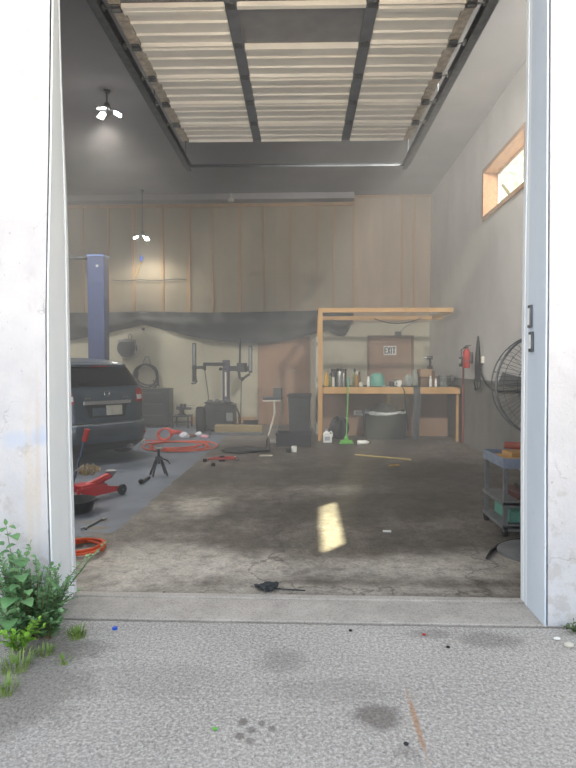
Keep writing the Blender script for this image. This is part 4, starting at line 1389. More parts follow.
# boxes
def cbox(label, px0, px1, y0, y1, z0, z1, mt, name='cardboard_box', cat='box'):
    a_, b_ = P(px0, 0, y0).x, P(px1, 0, y0).x
    t = thing(name, label, cat, ((a_ + b_) / 2, (y0 + y1) / 2, z0))
    w_, d_ = (b_ - a_) / 2, (y1 - y0) / 2
    m = MB(); m.bb((-w_, -d_, 0), (w_, d_, z1 - z0)); m.build('box_body', M[mt], t, bevel=.004)
    m = MB(); m.bb((-w_ * .99, -.025, z1 - z0), (w_ * .99, .025, z1 - z0 + .002)); m.bb((-w_ - .002, -d_ * .8, (z1 - z0) * .6), (-w_, d_ * .8, (z1 - z0) * .62)); m.build('tape', M['cardd'], t)
    return t
zm = P(0, 376.5, YW + .5).z
cbox('dark cardboard box on the bench under the lighter box', 423.5, 432.5, YW + .40, YW + .70, zbt, zm, 'cardd')
cbox('lighter cardboard box stacked on top of a darker one on the bench', 423, 434.5, YW + .36, YW + .74, zm + .001, P(0, 369, YW + .4).z, 'card')
cbox('grey cardboard box on the bench behind the white spray cans', 434.8, 438.4, YW + .45, YW + .75, zbt, P(0, 371, YW + .55).z, 'cardd')
# cordless drill standing on the box
p = P(430, 367, YW + .55); zbx = P(0, 369, YW + .4).z
t = thing('cordless_drill', 'dark cordless drill standing on the lighter cardboard box', 'drill', (p.x, YW + .55, zbx + .001))
m = MB(); m.bb((-.05, -.04, 0), (.05, .04, .06)); m.build('battery', M['black'], t, bevel=.008)
m = MB(); m.tube([(0, 0, .05), (.005, 0, .12), (.0, 0, .2)], .024, 10); m.cyl((.05, 0, .235), (-.07, 0, .235), .036, n=14); m.build('body', M['darkgrey'], t)
m = MB(); m.cyl((-.07, 0, .235), (-.13, 0, .235), .022, .014, n=12); m.build('chuck', M['steel'], t)
bottle('spray_can', 'spray can', 'slim white spray bottle in front of the cardboard boxes', 430.5, .12, 2.4, 375.5, 'white', 'spray', 'white')
bottle('spray_can', 'spray can', 'short white spray can between slim bottle and clear jar', 435.8, .12, 2.4, 378, 'white', 'spray', 'dirtywhite')
bottle('glass_jar', 'jar', 'large clear glass jar near the wall end of the bench', 443.0, .16, 7.4, 375.5, 'glassjar', 'can', 'steel')
t = thing('bench_grinder', 'grey bench grinder at the wall end of the bench', 'grinder', (on(445.2, .55), YW + .5, zbt))
m = MB(); m.bb((-.09, -.07, 0), (.09, .07, .03)); m.bb((-.04, -.04, .03), (.04, .04, .10)); m.build('base', M['darkgrey'], t, bevel=.005)
m = MB(); m.cyl((-.09, 0, .15), (.09, 0, .15), .065, n=20); m.build('motor', M['machine'], t)
for x in (-.125, .125):
    m = MB(); m.cyl((x - .02, 0, .15), (x + .02, 0, .15), .085, n=24); m.build('wheel_guard', M['midgrey'], t)

# hanging things on the front of the bench
a, b = P(413.3, 388, YW - .06), P(419.6, 440, YW - .06)
m = MB()
def strapf(u, v):
    x = a.x + (b.x - a.x) * u
    z = (zt + .01) - (zt - .03) * v
    return Vector((x + .012 * math.sin(v * 6), YW - .062 - .012 * math.sin(u * PI) - .02 * math.sin(v * PI), z))
m.grid(strapf, 6, 14, thick=(0, .006, 0))
m.bb((a.x, YW - .064, zt + .002), (b.x - (b.x - a.x) * .0, YW + .25, zt + .010))
tag(m.build('apron', M['greycloth'], angle=60), 'long dark grey apron draped over the bench front', 'apron')
m = MB(); m.tube([(P(404, 0, YW).x, YW + .2, zt + .014), (P(404, 0, YW).x, YW - .08, zt + .014), P(404.3, 391, YW - .08), P(405.5, 405, YW - .08), P(407.2, 418, YW - .08), P(407.8, 430, YW - .08)], .011, 6)
tag(m.build('cable', M['black']), 'thin black cable hanging down the bench front beside the apron', 'cable')
p = P(359.5, 413, YW + .9)
m = MB(); m.bb((p.x - .125, YW + D - .044, p.z - .055), (p.x + .125, YW + D - .031, p.z + .055)); 
pn = thing('outlet_plate', 'white outlet plate on the brown panel under the bench', 'outlet', (0, 0, 0)); m.build('cover', M['white'], pn, bevel=.003)
for x in (-.06, .06):
    m = MB(); m.bb((p.x + x - .02, YW + D - .047, p.z - .03), (p.x + x + .02, YW + D - .043, p.z + .03)); m.build('socket', M['dirtywhite'], pn)

# ---- under and before the bench
a, b = P(366.5, 0, YW + .25), P(410, 0, YW + .25)
zb1 = P(0, 412, YW + .25).z
bn = thing('waste_bin', 'wide black waste bin under the bench lined with a clear bag', 'bin', ((a.x + b.x) / 2, YW + .52, 0))
w = (b.x - a.x) / 2
q = [(-w * .92, -.26), (w * .92, -.26), (w * .92, .26), (-w * .92, .26)]; q2 = [(x * 1.08, y * 1.05) for x, y in q]
m = MB(); m.add([(x, y, 0) for x, y in q] + [(x, y, zb1) for x, y in q2] + [(x * .95, y * .93, zb1) for x, y in q2] + [(x * .9, y * .9, .05) for x, y in q],
      [(3, 2, 1, 0), (0, 1, 5, 4), (1, 2, 6, 5), (2, 3, 7, 6), (3, 0, 4, 7), (4, 5, 9, 8), (5, 6, 10, 9), (6, 7, 11, 10), (7, 4, 8, 11), (8, 9, 13, 12), (9, 10, 14, 13), (10, 11, 15, 14), (11, 8, 12, 15), (12, 13, 14, 15)])
m.build('body', M['black'], bn, bevel=.008)
m = MB()
rn = random.Random(9)
def liner(u, v):
    a_ = 2 * PI * u
    c_, s_ = math.cos(a_), math.sin(a_)
    ex = math.copysign(abs(c_) ** .35, c_), math.copysign(abs(s_) ** .35, s_)
    pr = [(.93, -.10), (.95, .03), (1.0, .03 + .02 * math.sin(9 * a_)), (1.04, .0), (1.05, -.03 - .025 * math.sin(7 * a_ + 1)), ]
    k_, z_ = pr[min(4, int(round(v * 4)))]
    return Vector((ex[0] * w * k_, ex[1] * .275 * k_, zb1 + z_ + .012 * math.sin(17 * a_)))
m.grid(liner, 64, 4); m.build('bag_liner', M['clearplastic'], bn, angle=80)
bag('rubbish_bag', 'black rubbish bag slumped in the bin liner under the bench', 'bag', (bn.location.x - .05, YW + .52, zb1 - .16), (w * .72, .19, .32), 'black', 14)
p = P(338, 430, YW + .55)
bag('rubbish_bag', 'dark rubbish bag heaped on the floor below the bench beside the post', 'bag', (P(339.5, 0, YW + .5).x, YW + .5, 0.0), (.20, .22, P(0, 416, YW + .5).z), 'black', 21)
# white jug
g = G(327, 443)
j = thing('white_jug', 'white plastic jug on the floor at the foot of the bench post', 'jug', (P(327.5, 443, YW - .22).x, YW - .22, 0))
m = MB(); m.bb((-.085, -.06, 0), (.085, .06, .17)); m.lathe([(.075, .165), (.05, .20), (.025, .215), (.025, .235)], c=(-.02, 0, 0), n=16); m.build('body', M['white'], j, bevel=.014)
m = MB(); m.lathe([(.03, .232), (.03, .26)], c=(-.02, 0, 0), n=14); m.build('cap', mat('blue_grey_cap', S(120, 140, 170), .5), j)
m = MB(); m.tube([(.02, 0, .19), (.07, 0, .215), (.095, 0, .18), (.09, 0, .10)], .013, 8); m.build('handle', M['white'], j)
m = MB(); m.bb((-.06, -.062, .04), (.05, -.060, .12)); m.build('label', mat('grey_print_label', S(150, 158, 168), .6), j)
# green broom leaning on the bench
hb = P(346.5, 444, YW - .45)
br = thing('broom', 'green broom leaning on the bench front with its head on the floor', 'broom', (hb.x, YW - .42, 0))
tx = P(348.3, 379, YW - .06)
m = MB(); m.tube([(.0, 0, .14), (tx.x - hb.x, .42 - .085, tx.z)], .013, 8); m.build('handle', M['greenpole'], br)
m = MB(); m.tube([(tx.x - hb.x, .42 - .09, tx.z - .1), (tx.x - hb.x, .42 - .083, tx.z + .02)], .028, 10); m.build('grip', M['teal'], br)
m = MB(); m.lathe([(.035, .06), (.045, .10), (.02, .16)], n=12); m.box((0, 0, .055), (.24, .09, .035)); m.build('head', M['green'], br, bevel=.008)
m = MB()
rn = random.Random(4)
for i in range(26):
    for q in range(5):
        x = -.115 + .23 * i / 25; y = -.035 + .07 * q / 4
        m.cyl((x, y, .045), (x * 1.18 + rn.uniform(-.01, .01), y * 1.6 + rn.uniform(-.01, .01), .003), .004, n=4)
m.build('bristles', M['green'], br)
# white bottle lying by the broom
g = G(363.5, 444.5)
t = thing('fallen_bottle', 'white bottle lying on the floor beside the broom head', 'bottle', (g.x, g.y, .042), rz=R(14))
m = MB(); m.lathe([(.036, -.12), (.042, -.11), (.042, .06), (.015, .10), (.015, .12)], n=16, M=RY(PI / 2)); m.build('body', M['white'], t)
m = MB(); m.lathe([(.019, .115), (.019, .145)], n=12, M=RY(PI / 2)); m.build('cap', M['darkgrey'], t)
# pale stick on the floor
a, b = G(355, 455.5), G(411, 460.5)
m = MB(); m.tube([a + Vector((0, 0, .014)), (a + b) / 2 + Vector((0, 0, .014)), b + Vector((0, 0, .014))], .013, 8)
tag(m.build('wooden_stick', mat('pale_stick', S(168, 150, 96), .7)), 'long pale wooden stick lying on the floor before the bench', 'stick')
# ------------------------------------------------------------------ along the right wall
XW = XR - .02
# red fire extinguisher in a small wall cradle, with a red pipe dropping to the floor
p = PX(467.5, 356, XR - .10); q = PX(467.5, 345, XR - .10); q2 = PX(467.5, 368, XR - .10)
t = thing('fire_extinguisher', 'red fire extinguisher hung on the side wall beyond the bench', 'fire extinguisher', (XR - .12, p.y, q2.z))
h_ = q.z - q2.z
m = MB(); m.lathe([(.05, 0), (.062, .02), (.062, h_ * .70), (.045, h_ * .80), (.024, h_ * .84)], n=22); m.build('cylinder_body', M['dullred'], t)
m = MB(); m.lathe([(.026, h_ * .83), (.026, h_ * .92)], n=12); m.bb((-.05, -.018, h_ * .91), (.05, .018, h_ * .94)); m.bb((-.02, -.014, h_ * .96), (.09, .014, h_ * .99)); m.build('valve', M['darkgrey'], t)
m = MB(); m.tube([(-.03, 0, h_ * .9), (-.10, -.01, h_ * .8), (-.10, -.02, h_ * .4), (-.09, -.02, h_ * .2)], .012, 6); m.build('hose', M['black'], t)
m = MB(); m.torus((0, 0, h_ * .3), .066, .008, n=20, m=6); m.bb((.06, -.03, h_ * .2), (.115, .03, h_ * .7)); m.build('cradle', M['galv'], t)
p = PX(462, 362, XR - .05)
m = MB(); m.bb((XR - .09, p.y - .09, p.z - .09), (XR - .003, p.y + .09, p.z + .10))
bx_ = thing('switch_box', 'small grey switch box with white face on the side wall by the extinguisher', 'switch', (0, 0, 0)); m.build('box_body', M['darkgrey'], bx_, bevel=.008)
m = MB(); m.bb((XR - .10, p.y - .05, p.z - .03), (XR - .09, p.y + .05, p.z + .06)); m.build('face_plate', M['white'], bx_)
m = MB(); m.cyl((XR - .03, p.y - .02, p.z - .10), (XR - .03, p.y - .02, .01), .018, n=8)
tag(m.build('red_pipe', mat('faded_red_pipe', S(140, 72, 66), .6)), 'thin faded red pipe running down the side wall to the floor', 'pipe')

# long dark folded umbrella with cable loops
a, b = PX(479, 336, XR - .06), PX(476.5, 382, XR - .06)
u_ = thing('umbrella', 'long dark folded umbrella hung upright on the side wall', 'umbrella', (XR - .075, a.y, b.z))
H_ = a.z - b.z
m = MB(); m.lathe([(.02, .0), (.05, .06), (.058, H_ * .35), (.048, H_ * .6), (.028, H_ * .85), (.012, H_)], n=14); m.build('canopy', M['black'], u_)
m = MB(); m.tube([(0, 0, .02), (0, 0, -.10), (-.03, -.02, -.14), (-.07, -.03, -.11)], .012, 7); m.build('handle', M['darkgrey'], u_)
m = MB(); m.cyl((.0, 0, H_ * .55), (.07, 0, H_ * .55), .01, n=8); m.build('strap', M['galv'], u_)
m = MB()
c0 = PX(481, 372, XR - .05)
pts = [PX(x, y, XR - .04) for x, y in ((478, 366), (481, 374), (486, 384), (492, 390), (500, 391.5), (508, 391), (518, 391.5), (527, 393))]
m.tube(pts, .014, 7)
m.tube([PX(x, y, XR - .05) for x, y in ((477, 372), (474, 382), (476, 391), (480, 388), (480, 376), (478.5, 368))], .012, 7)
tag(m.build('wall_cable', M['darkgrey']), 'dark cable looping off the umbrella hook along the side wall ledge', 'cable')
p = PX(481.5, 360, XR - .03)
m = MB(); m.bb((XR - .05, p.y - .07, p.z - .06), (XR - .003, p.y + .07, p.z + .06)); sw_ = thing('wall_socket', 'small pale wall socket beside the folded umbrella', 'socket', (0, 0, 0)); m.build('cover', M['dirtywhite'], sw_, bevel=.006)
m = MB(); m.bb((XR - .06, p.y - .03, p.z - .03), (XR - .05, p.y + .03, p.z + .03)); m.build('plug', M['black'], sw_)

# drum fan on a pedestal
YFN = 4.55
cp, lp = P(545, 385, YFN), P(492, 385, YFN)
RF_ = cp.x - lp.x
M['fanblade'] = mat('fan_blade_grey', S(150, 152, 154), .5, .1)
M['fangrey'] = mat('fan_wire_grey', S(112, 114, 116), .5, .3)
fan = thing('pedestal_fan', 'large grey wire-guard fan on a pedestal just inside the door jamb', 'fan', (cp.x, YFN, 0))
cz_ = cp.z
m = MB(); m.torus((0, -.10, cz_), RF_, .009, M=RX(PI / 2), n=64, m=8); m.torus((0, .05, cz_), RF_ * .97, .005, M=RX(PI / 2), n=64, m=8)
for r_ in (.87, .62, .37):
    m.torus((0, -.10 - .05 * (1 - r_), cz_), RF_ * r_, .0022, M=RX(PI / 2), n=56, m=5)
for i in range(72):
    a_ = 2 * PI * i / 72
    c_, s_ = math.cos(a_), math.sin(a_)
    m.tube([(RF_ * .16 * c_, -.15, cz_ + RF_ * .16 * s_), (RF_ * .6 * math.cos(a_ + .10), -.145, cz_ + RF_ * .6 * math.sin(a_ + .10)), (RF_ * .9 * math.cos(a_ + .16), -.125, cz_ + RF_ * .9 * math.sin(a_ + .16)), (RF_ * math.cos(a_ + .18), -.10, cz_ + RF_ * math.sin(a_ + .18))], .0016, 4)
for i in range(24):
    a_ = 2 * PI * i / 24
    m.tube([(RF_ * .16 * math.cos(a_), .14, cz_ + RF_ * .16 * math.sin(a_)), (RF_ * .97 * math.cos(a_), .05, cz_ + RF_ * .97 * math.sin(a_))], .0015, 4)
    m.cyl((RF_ * math.cos(a_), -.1, cz_ + RF_ * math.sin(a_)), (RF_ * .97 * math.cos(a_), .05, cz_ + RF_ * .97 * math.sin(a_)), .0025, n=5)
m.build('guard', M['fangrey'], fan)
m = MB(); m.cyl((0, -.16, cz_), (0, -.13, cz_), RF_ * .17, n=28); m.build('hub_badge', M['darkgrey'], fan)
m = MB(); m.cyl((0, -.04, cz_), (0, .22, cz_), .085, n=24); m.build('motor', M['machine'], fan)
for i in range(3):
    a_ = PI - .12 + i * 2 * PI / 3
    m = MB()
    def bl(u, v):
        r_ = .08 + (RF_ * .88 - .08) * u
        w_ = (-.5 + v) * (.30 + .5 * u * .3)
        aa = a_ + w_ * (1.15 - .45 * u)
        return Vector((r_ * math.cos(aa), -.02 + .10 * (v - .5) * (1 - .3 * u), cz_ + r_ * math.sin(aa)))
    m.grid(bl, 8, 6, thick=(0, .004, 0))
    m.build('blade', M['fanblade'], fan, angle=60)
m = MB(); m.cyl((0, .16, .05), (0, .16, cz_ - .06), .024, n=14); m.cyl((0, .16, cz_ - .12), (0, .16, cz_ + .02), .034, n=14); m.build('pole', M['darkgrey'], fan)
m = MB(); m.lathe([(.29, 0), (.29, .02), (.25, .04), (.05, .065)], c=(0, .16, 0), n=32); m.build('base', M['fangrey'], fan)

# shelved tool cart behind the fan
a = P(484, 533, 5.15)
xc0 = P(484, 500, 5.7).x
M['cartgrey'] = mat('cart_grey', S(112, 113, 114), .5, .2)
ct = thing('tool_cart', 'three-shelf steel tool cart with blue-grey top tray behind the pedestal fan', 'cart', (xc0, 5.15, 0))
CWd, CDp = .95, .60
zc1 = P(0, 462, 5.15).z; zc2 = P(0, 498, 5.15).z; zc3 = P(0, 533, 5.15).z
m = MB(); m.bb((0, 0, zc1 - .03), (CWd, CDp, zc1)); 
for lo, hi in (((0, 0, zc1), (CWd, .015, zc1 + .06)), ((0, CDp - .015, zc1), (CWd, CDp, zc1 + .06)), ((0, .015, zc1), (.015, CDp - .015, zc1 + .06)), ((CWd - .015, .015, zc1), (CWd, CDp - .015, zc1 + .06))):
    m.bb(lo, hi)
m.build('tray', mat('tray_blue_grey', S(128, 138, 156), .45, .1), ct, bevel=.003)
for zz_ in (zc2, max(.10, zc3 + .02)):
    m = MB(); m.bb((0, 0, zz_ - .03), (CWd, CDp, zz_)); m.bb((0, 0, zz_ - .05), (CWd, .012, zz_ + .012)); m.build('shelf', M['cartgrey'], ct, bevel=.003)
for x in (.03, CWd - .03):
    for y in (.03, CDp - .03):
        m = MB(); m.bb((x - .018, y - .018, .09), (x + .018, y + .018, zc1 - .03)); m.build('leg', M['cartgrey'], ct)
        m = MB(); m.cyl((x - .015, y, .045), (x + .015, y, .045), .045, n=16); m.build('caster', M['blackrub'], ct)
zl_ = max(.10, zc3 + .02) + .001
tb = thing('tool_box', 'teal plastic tool box on the lowest shelf of the tool cart', 'tool box', (xc0 + .42, 5.15 + .30, zl_ + .004))
m = MB(); m.bb((-.33, -.22, 0), (.44, .22, .11)); m.build('body', M['teal'], tb, bevel=.012)
m = MB(); m.bb((-.335, -.225, .112), (.445, .225, .14)); m.build('lid', M['teal'], tb, bevel=.012)
m = MB(); m.tube([(-.08, -.0, .138), (-.07, -.0, .158), (.17, -.0, .158), (.18, -.0, .138)], .012, 8); m.build('handle', M['darkgrey'], tb)
m = MB(); m.bb((.0, -.238, .08), (.08, -.225, .13)); m.build('latch', M['black'], tb)
t = thing('socket_tray', 'dark reddish tray of tools on the middle shelf of the tool cart', 'tray', (xc0 + .42, 5.15 + .30, zc2 + .002))
m = MB(); m.bb((-.26, -.22, 0), (.42, .22, .05)); m.build('tray', mat('dark_red_tray', S(86, 50, 46), .5), t, bevel=.008)
for i in range(5):
    m = MB(); m.cyl((-.18 + .12 * i, -.2, .065), (-.14 + .12 * i, .18, .065), .014, n=8); m.build('tool', M['darkgrey'], t)
# tools on the cart top: orange-handled cutter, timber offcuts
zz_ = zc1 + .002
t = thing('angle_grinder', 'dark red angle grinder lying on the top tray of the tool cart', 'angle grinder', (xc0 + .26, 5.15 + .25, zz_ + .135), rz=R(-24))
m = MB(); m.cyl((-.16, 0, 0), (.10, 0, 0), .032, .038, n=14); m.cyl((.10, 0, 0), (.16, 0, 0), .044, n=14); m.build('body', mat('faded_tool_red', S(150, 84, 72), .6), t)
m = MB(); m.cyl((.15, 0, -.045), (.15, 0, -.040), .075, n=26); m.cyl((.15, 0, -.05), (.15, 0, 0), .02, n=12); m.build('disc', M['darkgrey'], t)
m = MB(); m.cyl((.12, .04, 0), (.12, .15, .01), .016, n=10); m.build('side_handle', M['black'], t)
t = thing('timber_offcut', 'light tan board offcut on the tool cart below the angle grinder', 'board', (xc0 + .27, 5.15 + .29, zz_), rz=R(5))
m = MB(); m.box((0, 0, .02), (.46, .30, .04)); m.box((.04, .02, .06), (.36, .22, .04)); m.build('board', M['lumber'], t, bevel=.004)
t = thing('work_glove', 'crumpled tan work gloves on the boards of the tool cart', 'gloves', (0, 0, 0))
mm_ = bag('glove_body', None, None, (xc0 + .62, 5.15 + .36, zz_ + .002), (.09, .08, .12), 'card', 33); mm_.parent = t
# hose curling on the floor under the cart
m = MB(); m.tube([G(x, y) + Vector((0, 0, .014)) for x, y in ((487, 560), (491, 553), (498, 547), (507, 543), (517, 541), (530, 541))], .012, 7)
tag(m.build('floor_hose', M['blackrub']), 'thin black hose curving over the floor before the tool cart', 'hose')

# ------------------------------------------------------------------ painted bay floor, near the jamb
g = G(84, 502); rjk = R(-27); djk = Vector((-math.sin(rjk), math.cos(rjk), 0))
g = g + djk * .26 + Vector((-.10, 0, 0))
jk = thing('floor_jack', 'bright red trolley floor jack with upright pole handle on painted floor', 'floor jack', (g.x, g.y, 0), rz=rjk)
for s_ in (-1, 1):
    m = MB()
    poly = [(-.36, .06), (-.34, .16), (-.05, .17), (.18, .11), (.33, .09), (.34, .04), (.0, .045)]
    m.prism(poly, lambda u, v, d: (d, u, v), s_ * .13 - .008, s_ * .13 + .008); m.build('side_frame', M['red'], jk, bevel=.003)
    m = MB(); m.cyl((s_ * .16, .28, .06), (s_ * .19, .28, .06), .06, n=20); m.build('front_wheel', M['darkgrey'], jk)
    m = MB(); m.cyl((s_ * .15, -.32, .045), (s_ * .175, -.32, .045), .045, n=18); m.build('rear_caster', M['darkgrey'], jk)
m = MB(); m.cyl((-.19, .28, .06), (.19, .28, .06), .014, n=10); m.cyl((-.14, -.3, .1), (.14, -.3, .1), .02, n=10); m.cyl((-.13, 0, .11), (.13, 0, .11), .035, n=12); m.build('axle', M['steel'], jk)
m = MB(); m.tube([(0, -.2, .13), (0, .05, .17), (0, .26, .22)], .045, 8); m.bb((-.10, -.26, .10), (.10, -.05, .18)); m.build('lift_arm', M['red'], jk, bevel=.006)
m = MB(); m.lathe([(.03, .20), (.06, .24), (.065, .27), (.05, .265)], c=(0, .27, 0), n=18); m.build('saddle', M['steel'], jk)
m = MB(); m.cyl((0, -.30, .11), (0, -.30, .20), .035, n=14); m.build('handle_socket', M['red'], jk)
jinv = jk.matrix_basis.inverted() if False else None
hx = P(87.2, 430, g.y - djk.y * .28)
jm = Matrix.Translation(jk.location) @ RZ(rjk)
ht = jm.inverted() @ hx
m = MB(); m.tube([(0, -.30, .18), (ht.x * .5, -.30 + (ht.y + .30) * .5, (ht.z + .18) / 2), ht], .014, 10); m.build('handle', mat('handle_grey_blue', S(70, 84, 104), .4, .4), jk)
d_ = (Vector(ht) - Vector((0, -.30, .18))).normalized()
m = MB(); m.tube([Vector(ht) - d_ * .13, Vector(ht) + d_ * .01], .030, 12); m.build('grip', M['dullred'], jk)
# tangle of steel chain on the jack
cc_ = P(88, 470, g.y - djk.y * .28)
ch_ = thing('steel_chain', 'tangle of rusty steel chain draped round the foot of the jack handle', 'chain', (cc_.x, cc_.y, cc_.z))
rn = random.Random(12)
mats_ = [mat('chain_steel', S(178, 172, 158), .35, .7), mat('chain_rust', S(168, 146, 108), .5, .4)]
for i in range(46):
    m = MB()
    a_ = rn.uniform(0, 2 * PI); r_ = .10 * math.sqrt(rn.random())
    T = Euler((rn.uniform(0, 3), rn.uniform(0, 3), rn.uniform(0, 3))).to_matrix().to_4x4()
    pts = [T @ Vector((.024 * math.cos(t_), .038 * math.sin(t_), 0)) + Vector((r_ * math.cos(a_), r_ * math.sin(a_), rn.uniform(-.06, .065) * (1 - r_ / .13))) for t_ in [2 * PI * q / 12 for q in range(12)]]
    m.tube(pts, .0065, 6, closed=True); m.build('link', mats_[i % 2], ch_)
# black drain pan
g2 = G(80, 512)
pn = thing('drain_pan', 'round black oil drain pan on the painted floor in front of the jack', 'pan', (g2.x - .04, g2.y, 0))
m = MB(); m.lathe([(.13, 0), (.16, .02), (.19, .12), (.205, .125), (.20, .135), (.18, .12), (.15, .03), (.01, .02)], n=32); m.build('pan', M['black'], pn)
m = MB(); m.torus((0, 0, .128), .198, .009, n=32, m=6); m.build('rim', M['darkgrey'], pn)
# combination spanner
a, b = G(83, 530), G(104, 519)
t = thing('spanner', 'long steel spanner lying on the oil-stained painted floor by the drain pan', 'spanner', ((a.x + b.x) / 2, (a.y + b.y) / 2, .012), rz=math.atan2(b.y - a.y, b.x - a.x))
L_ = (b - a).length / 2
m = MB(); m.box((0, 0, 0), (2 * L_ - .06, .022, .012)); m.build('shank', M['steel'], t, bevel=.004)
m = MB(); m.torus((L_ - .02, 0, 0), .022, .009, n=16, m=6); m.build('ring_end', M['steel'], t)
m = MB(); m.torus((-L_ + .02, 0, 0), .024, .010, n=12, m=6, a0=PI * 1.25, a1=PI * 2.75); m.build('open_end', M['steel'], t)
# orange cord coil by the jamb
def coil(c, rx, ry, turns, r, seed, dz=.018, jit=.05):
    rn_ = random.Random(seed); pts = []
    n = turns * 30
    for i in range(n + 1):
        a_ = 2 * PI * i / 30; k_ = i / 30
        s_ = 1 + jit * math.sin(k_ * 2.3 + seed) + jit * .7 * math.sin(a_ * 1.0 + k_ * 1.7)
        pts.append(Vector((c.x + rx * s_ * math.cos(a_) + .02 * math.sin(k_ * 3.1), c.y + ry * s_ * math.sin(a_) + .03 * math.sin(k_ * 2.1), r + dz * (k_ % 3) + .004 * math.sin(3 * a_))))
    return pts
g3 = G(85, 551)
m = MB(); pts = coil(Vector((g3.x - .02, g3.y, 0)), .16, .20, 5, .011, 3)
pts += [pts[-1] + Vector((-.05, .1, -.01)), pts[-1] + Vector((-.2, .2, -.015))]
m.tube(pts, .011, 7)
tag(m.build('extension_cord', M['orange']), 'orange extension cord coiled on the floor right behind the weedy jamb', 'cord')

# black jack stand
g4 = G(156, 478)
js = thing('jack_stand', 'black folding jack stand on the painted floor near the orange hose', 'jack stand', (g4.x - .0, g4.y + .15, 0), rz=R(25))
js.scale = (.85, .85, .85)
for q in range(4):
    a_ = PI / 4 + q * PI / 2
    m = MB(); m.tube([(.04 * math.cos(a_), .04 * math.sin(a_), .30), (.17 * math.cos(a_), .17 * math.sin(a_), .012)], .018, 6); m.build('leg', M['black'], js)
m = MB(); m.bb((-.05, -.05, .26), (.05, .05, .32)); m.cyl((0, 0, .2), (0, 0, .44), .022, n=12); m.build('column', M['black'], js, bevel=.004)
m = MB(); m.bb((-.07, -.03, .44), (.07, .03, .465)); m.bb((-.07, -.03, .465), (-.05, .03, .50)); m.bb((.05, -.03, .465), (.07, .03, .50)); m.build('saddle', M['steel'], js)
m = MB(); m.tube([(.02, -.05, .30), (.12, -.10, .26), (.16, -.12, .20)], .011, 6); m.build('lever', M['black'], js)
a, b = G(141, 484), G(149, 479)
m = MB(); m.tube([a + Vector((0, 0, .02)), b + Vector((0, 0, .02))], .020, 8); m.ball(a + Vector((0, 0, .035)), .035)
tag(m.build('steel_bar', M['black']), 'short black steel bar lying beside the folding jack stand', 'handle')

# orange air hose coil further back
g5 = G(174, 448)
m = MB(); pts = coil(Vector((g5.x + .08, g5.y + .05, 0)), .52, .60, 4, .013, 6, dz=.022, jit=.22); m.tube(pts, .0135, 8)
tag(m.build('air_hose', M['orange']), 'big orange air hose coiled on the floor before the vise table', 'hose')
g6 = G(156, 444)
m = MB(); q0 = Vector((g6.x, g6.y + .15, .17))
pts = []
for i in range(61):
    a_ = 2 * PI * i / 20
    pts.append(q0 + Vector((.14 * math.cos(a_) + .01 * (i // 20), .04 * (i / 20) + .45 + .09 * math.sin(a_), -.05 + .105 * math.sin(a_))))
pts += [Vector((q0.x + .1, q0.y + .36, .014)), Vector((q0.x - .25, q0.y + .25, .014)), Vector((q0.x - .5, q0.y + .3, .014))]
m.tube(pts, .0125, 7)
tag(m.build('power_cord', M['redhose']), 'reddish cord looped upright behind the big orange hose coil', 'cord')
# rags and small parts lying behind the hose
def rag(label, px, py, s, mt, seed, name='rag'):
    q = G(px, py)
    bag(name, label, 'rag', (q.x, q.y, 0), s, mt, seed)
rag('crumpled white rag on the floor behind the orange hose', 184, 438, (.10, .08, .12), 'whitecloth', 41)
rag('small white rag on the floor close to the tyre', 199, 435.5, (.07, .06, .08), 'whitecloth', 42)
rag('pale pink rag on the floor beside the small white one', 204.5, 438, (.09, .07, .07), 'pinkcloth', 43)
rag('dull red rag on the floor under the vise table edge', 176, 434, (.13, .1, .09), 'dullred', 44)
M['brownrag'] = mat('brown_rag', S(96, 62, 52), .9)
rag('brown rag on the floor between two white rags', 192, 437, (.09, .07, .07), 'brownrag', 45)
g7 = G(143, 444)
m = MB(); m.lathe([(.035, 0), (.038, .01), (.038, .085), (.03, .1)], c=(g7.x, g7.y, 0), n=16); tag(m.build('pale_can', M['dirtywhite']), 'little pale can on the floor beside the looped reddish cord', 'can')
# small scissor jack lying on concrete, red with dark ends
g8 = G(222, 461)
sj = thing('scissor_jack', 'small red scissor jack lying on the bare concrete floor', 'scissor jack', (g8.x, g8.y, 0), rz=R(8))
m = MB(); m.tube([(-.22, 0, .035), (-.05, .06, .05), (.16, .05, .05), (.22, 0, .035)], .018, 6); m.tube([(-.22, 0, .035), (-.05, -.06, .045), (.16, -.05, .045), (.22, 0, .035)], .018, 6); m.build('arms', M['dullred'], sj)
m = MB(); m.bb((-.05, -.05, 0), (.05, .05, .02)); m.bb((-.04, -.04, .06), (.04, .04, .085)); m.build('base', M['black'], sj)
m = MB(); m.cyl((-.30, -.0, .03), (.26, 0, .03), .009, n=8); m.build('screw', M['steel'], sj)
m = MB(); m.bb((-.30, -.06, .0), (-.24, .04, .05)); m.build('end_block', M['black'], sj, bevel=.006)
g9 = G(237, 460)
m = MB(); m.lathe([(.02, 0), (.035, .01), (.035, .05), (.02, .06)], c=(g9.x, g9.y, 0), n=14); tag(m.build('socket', M['chrome']), 'small shiny socket on the floor at the end of the scissor jack', 'socket')
g9 = G(213, 466)
m = MB(); m.box((g9.x, g9.y, .025), (.06, .05, .05), rot=(0, 0, .5)); tag(m.build('steel_block', M['darkgrey'], bevel=.008), 'small dark steel block on the floor before the scissor jack', 'block')
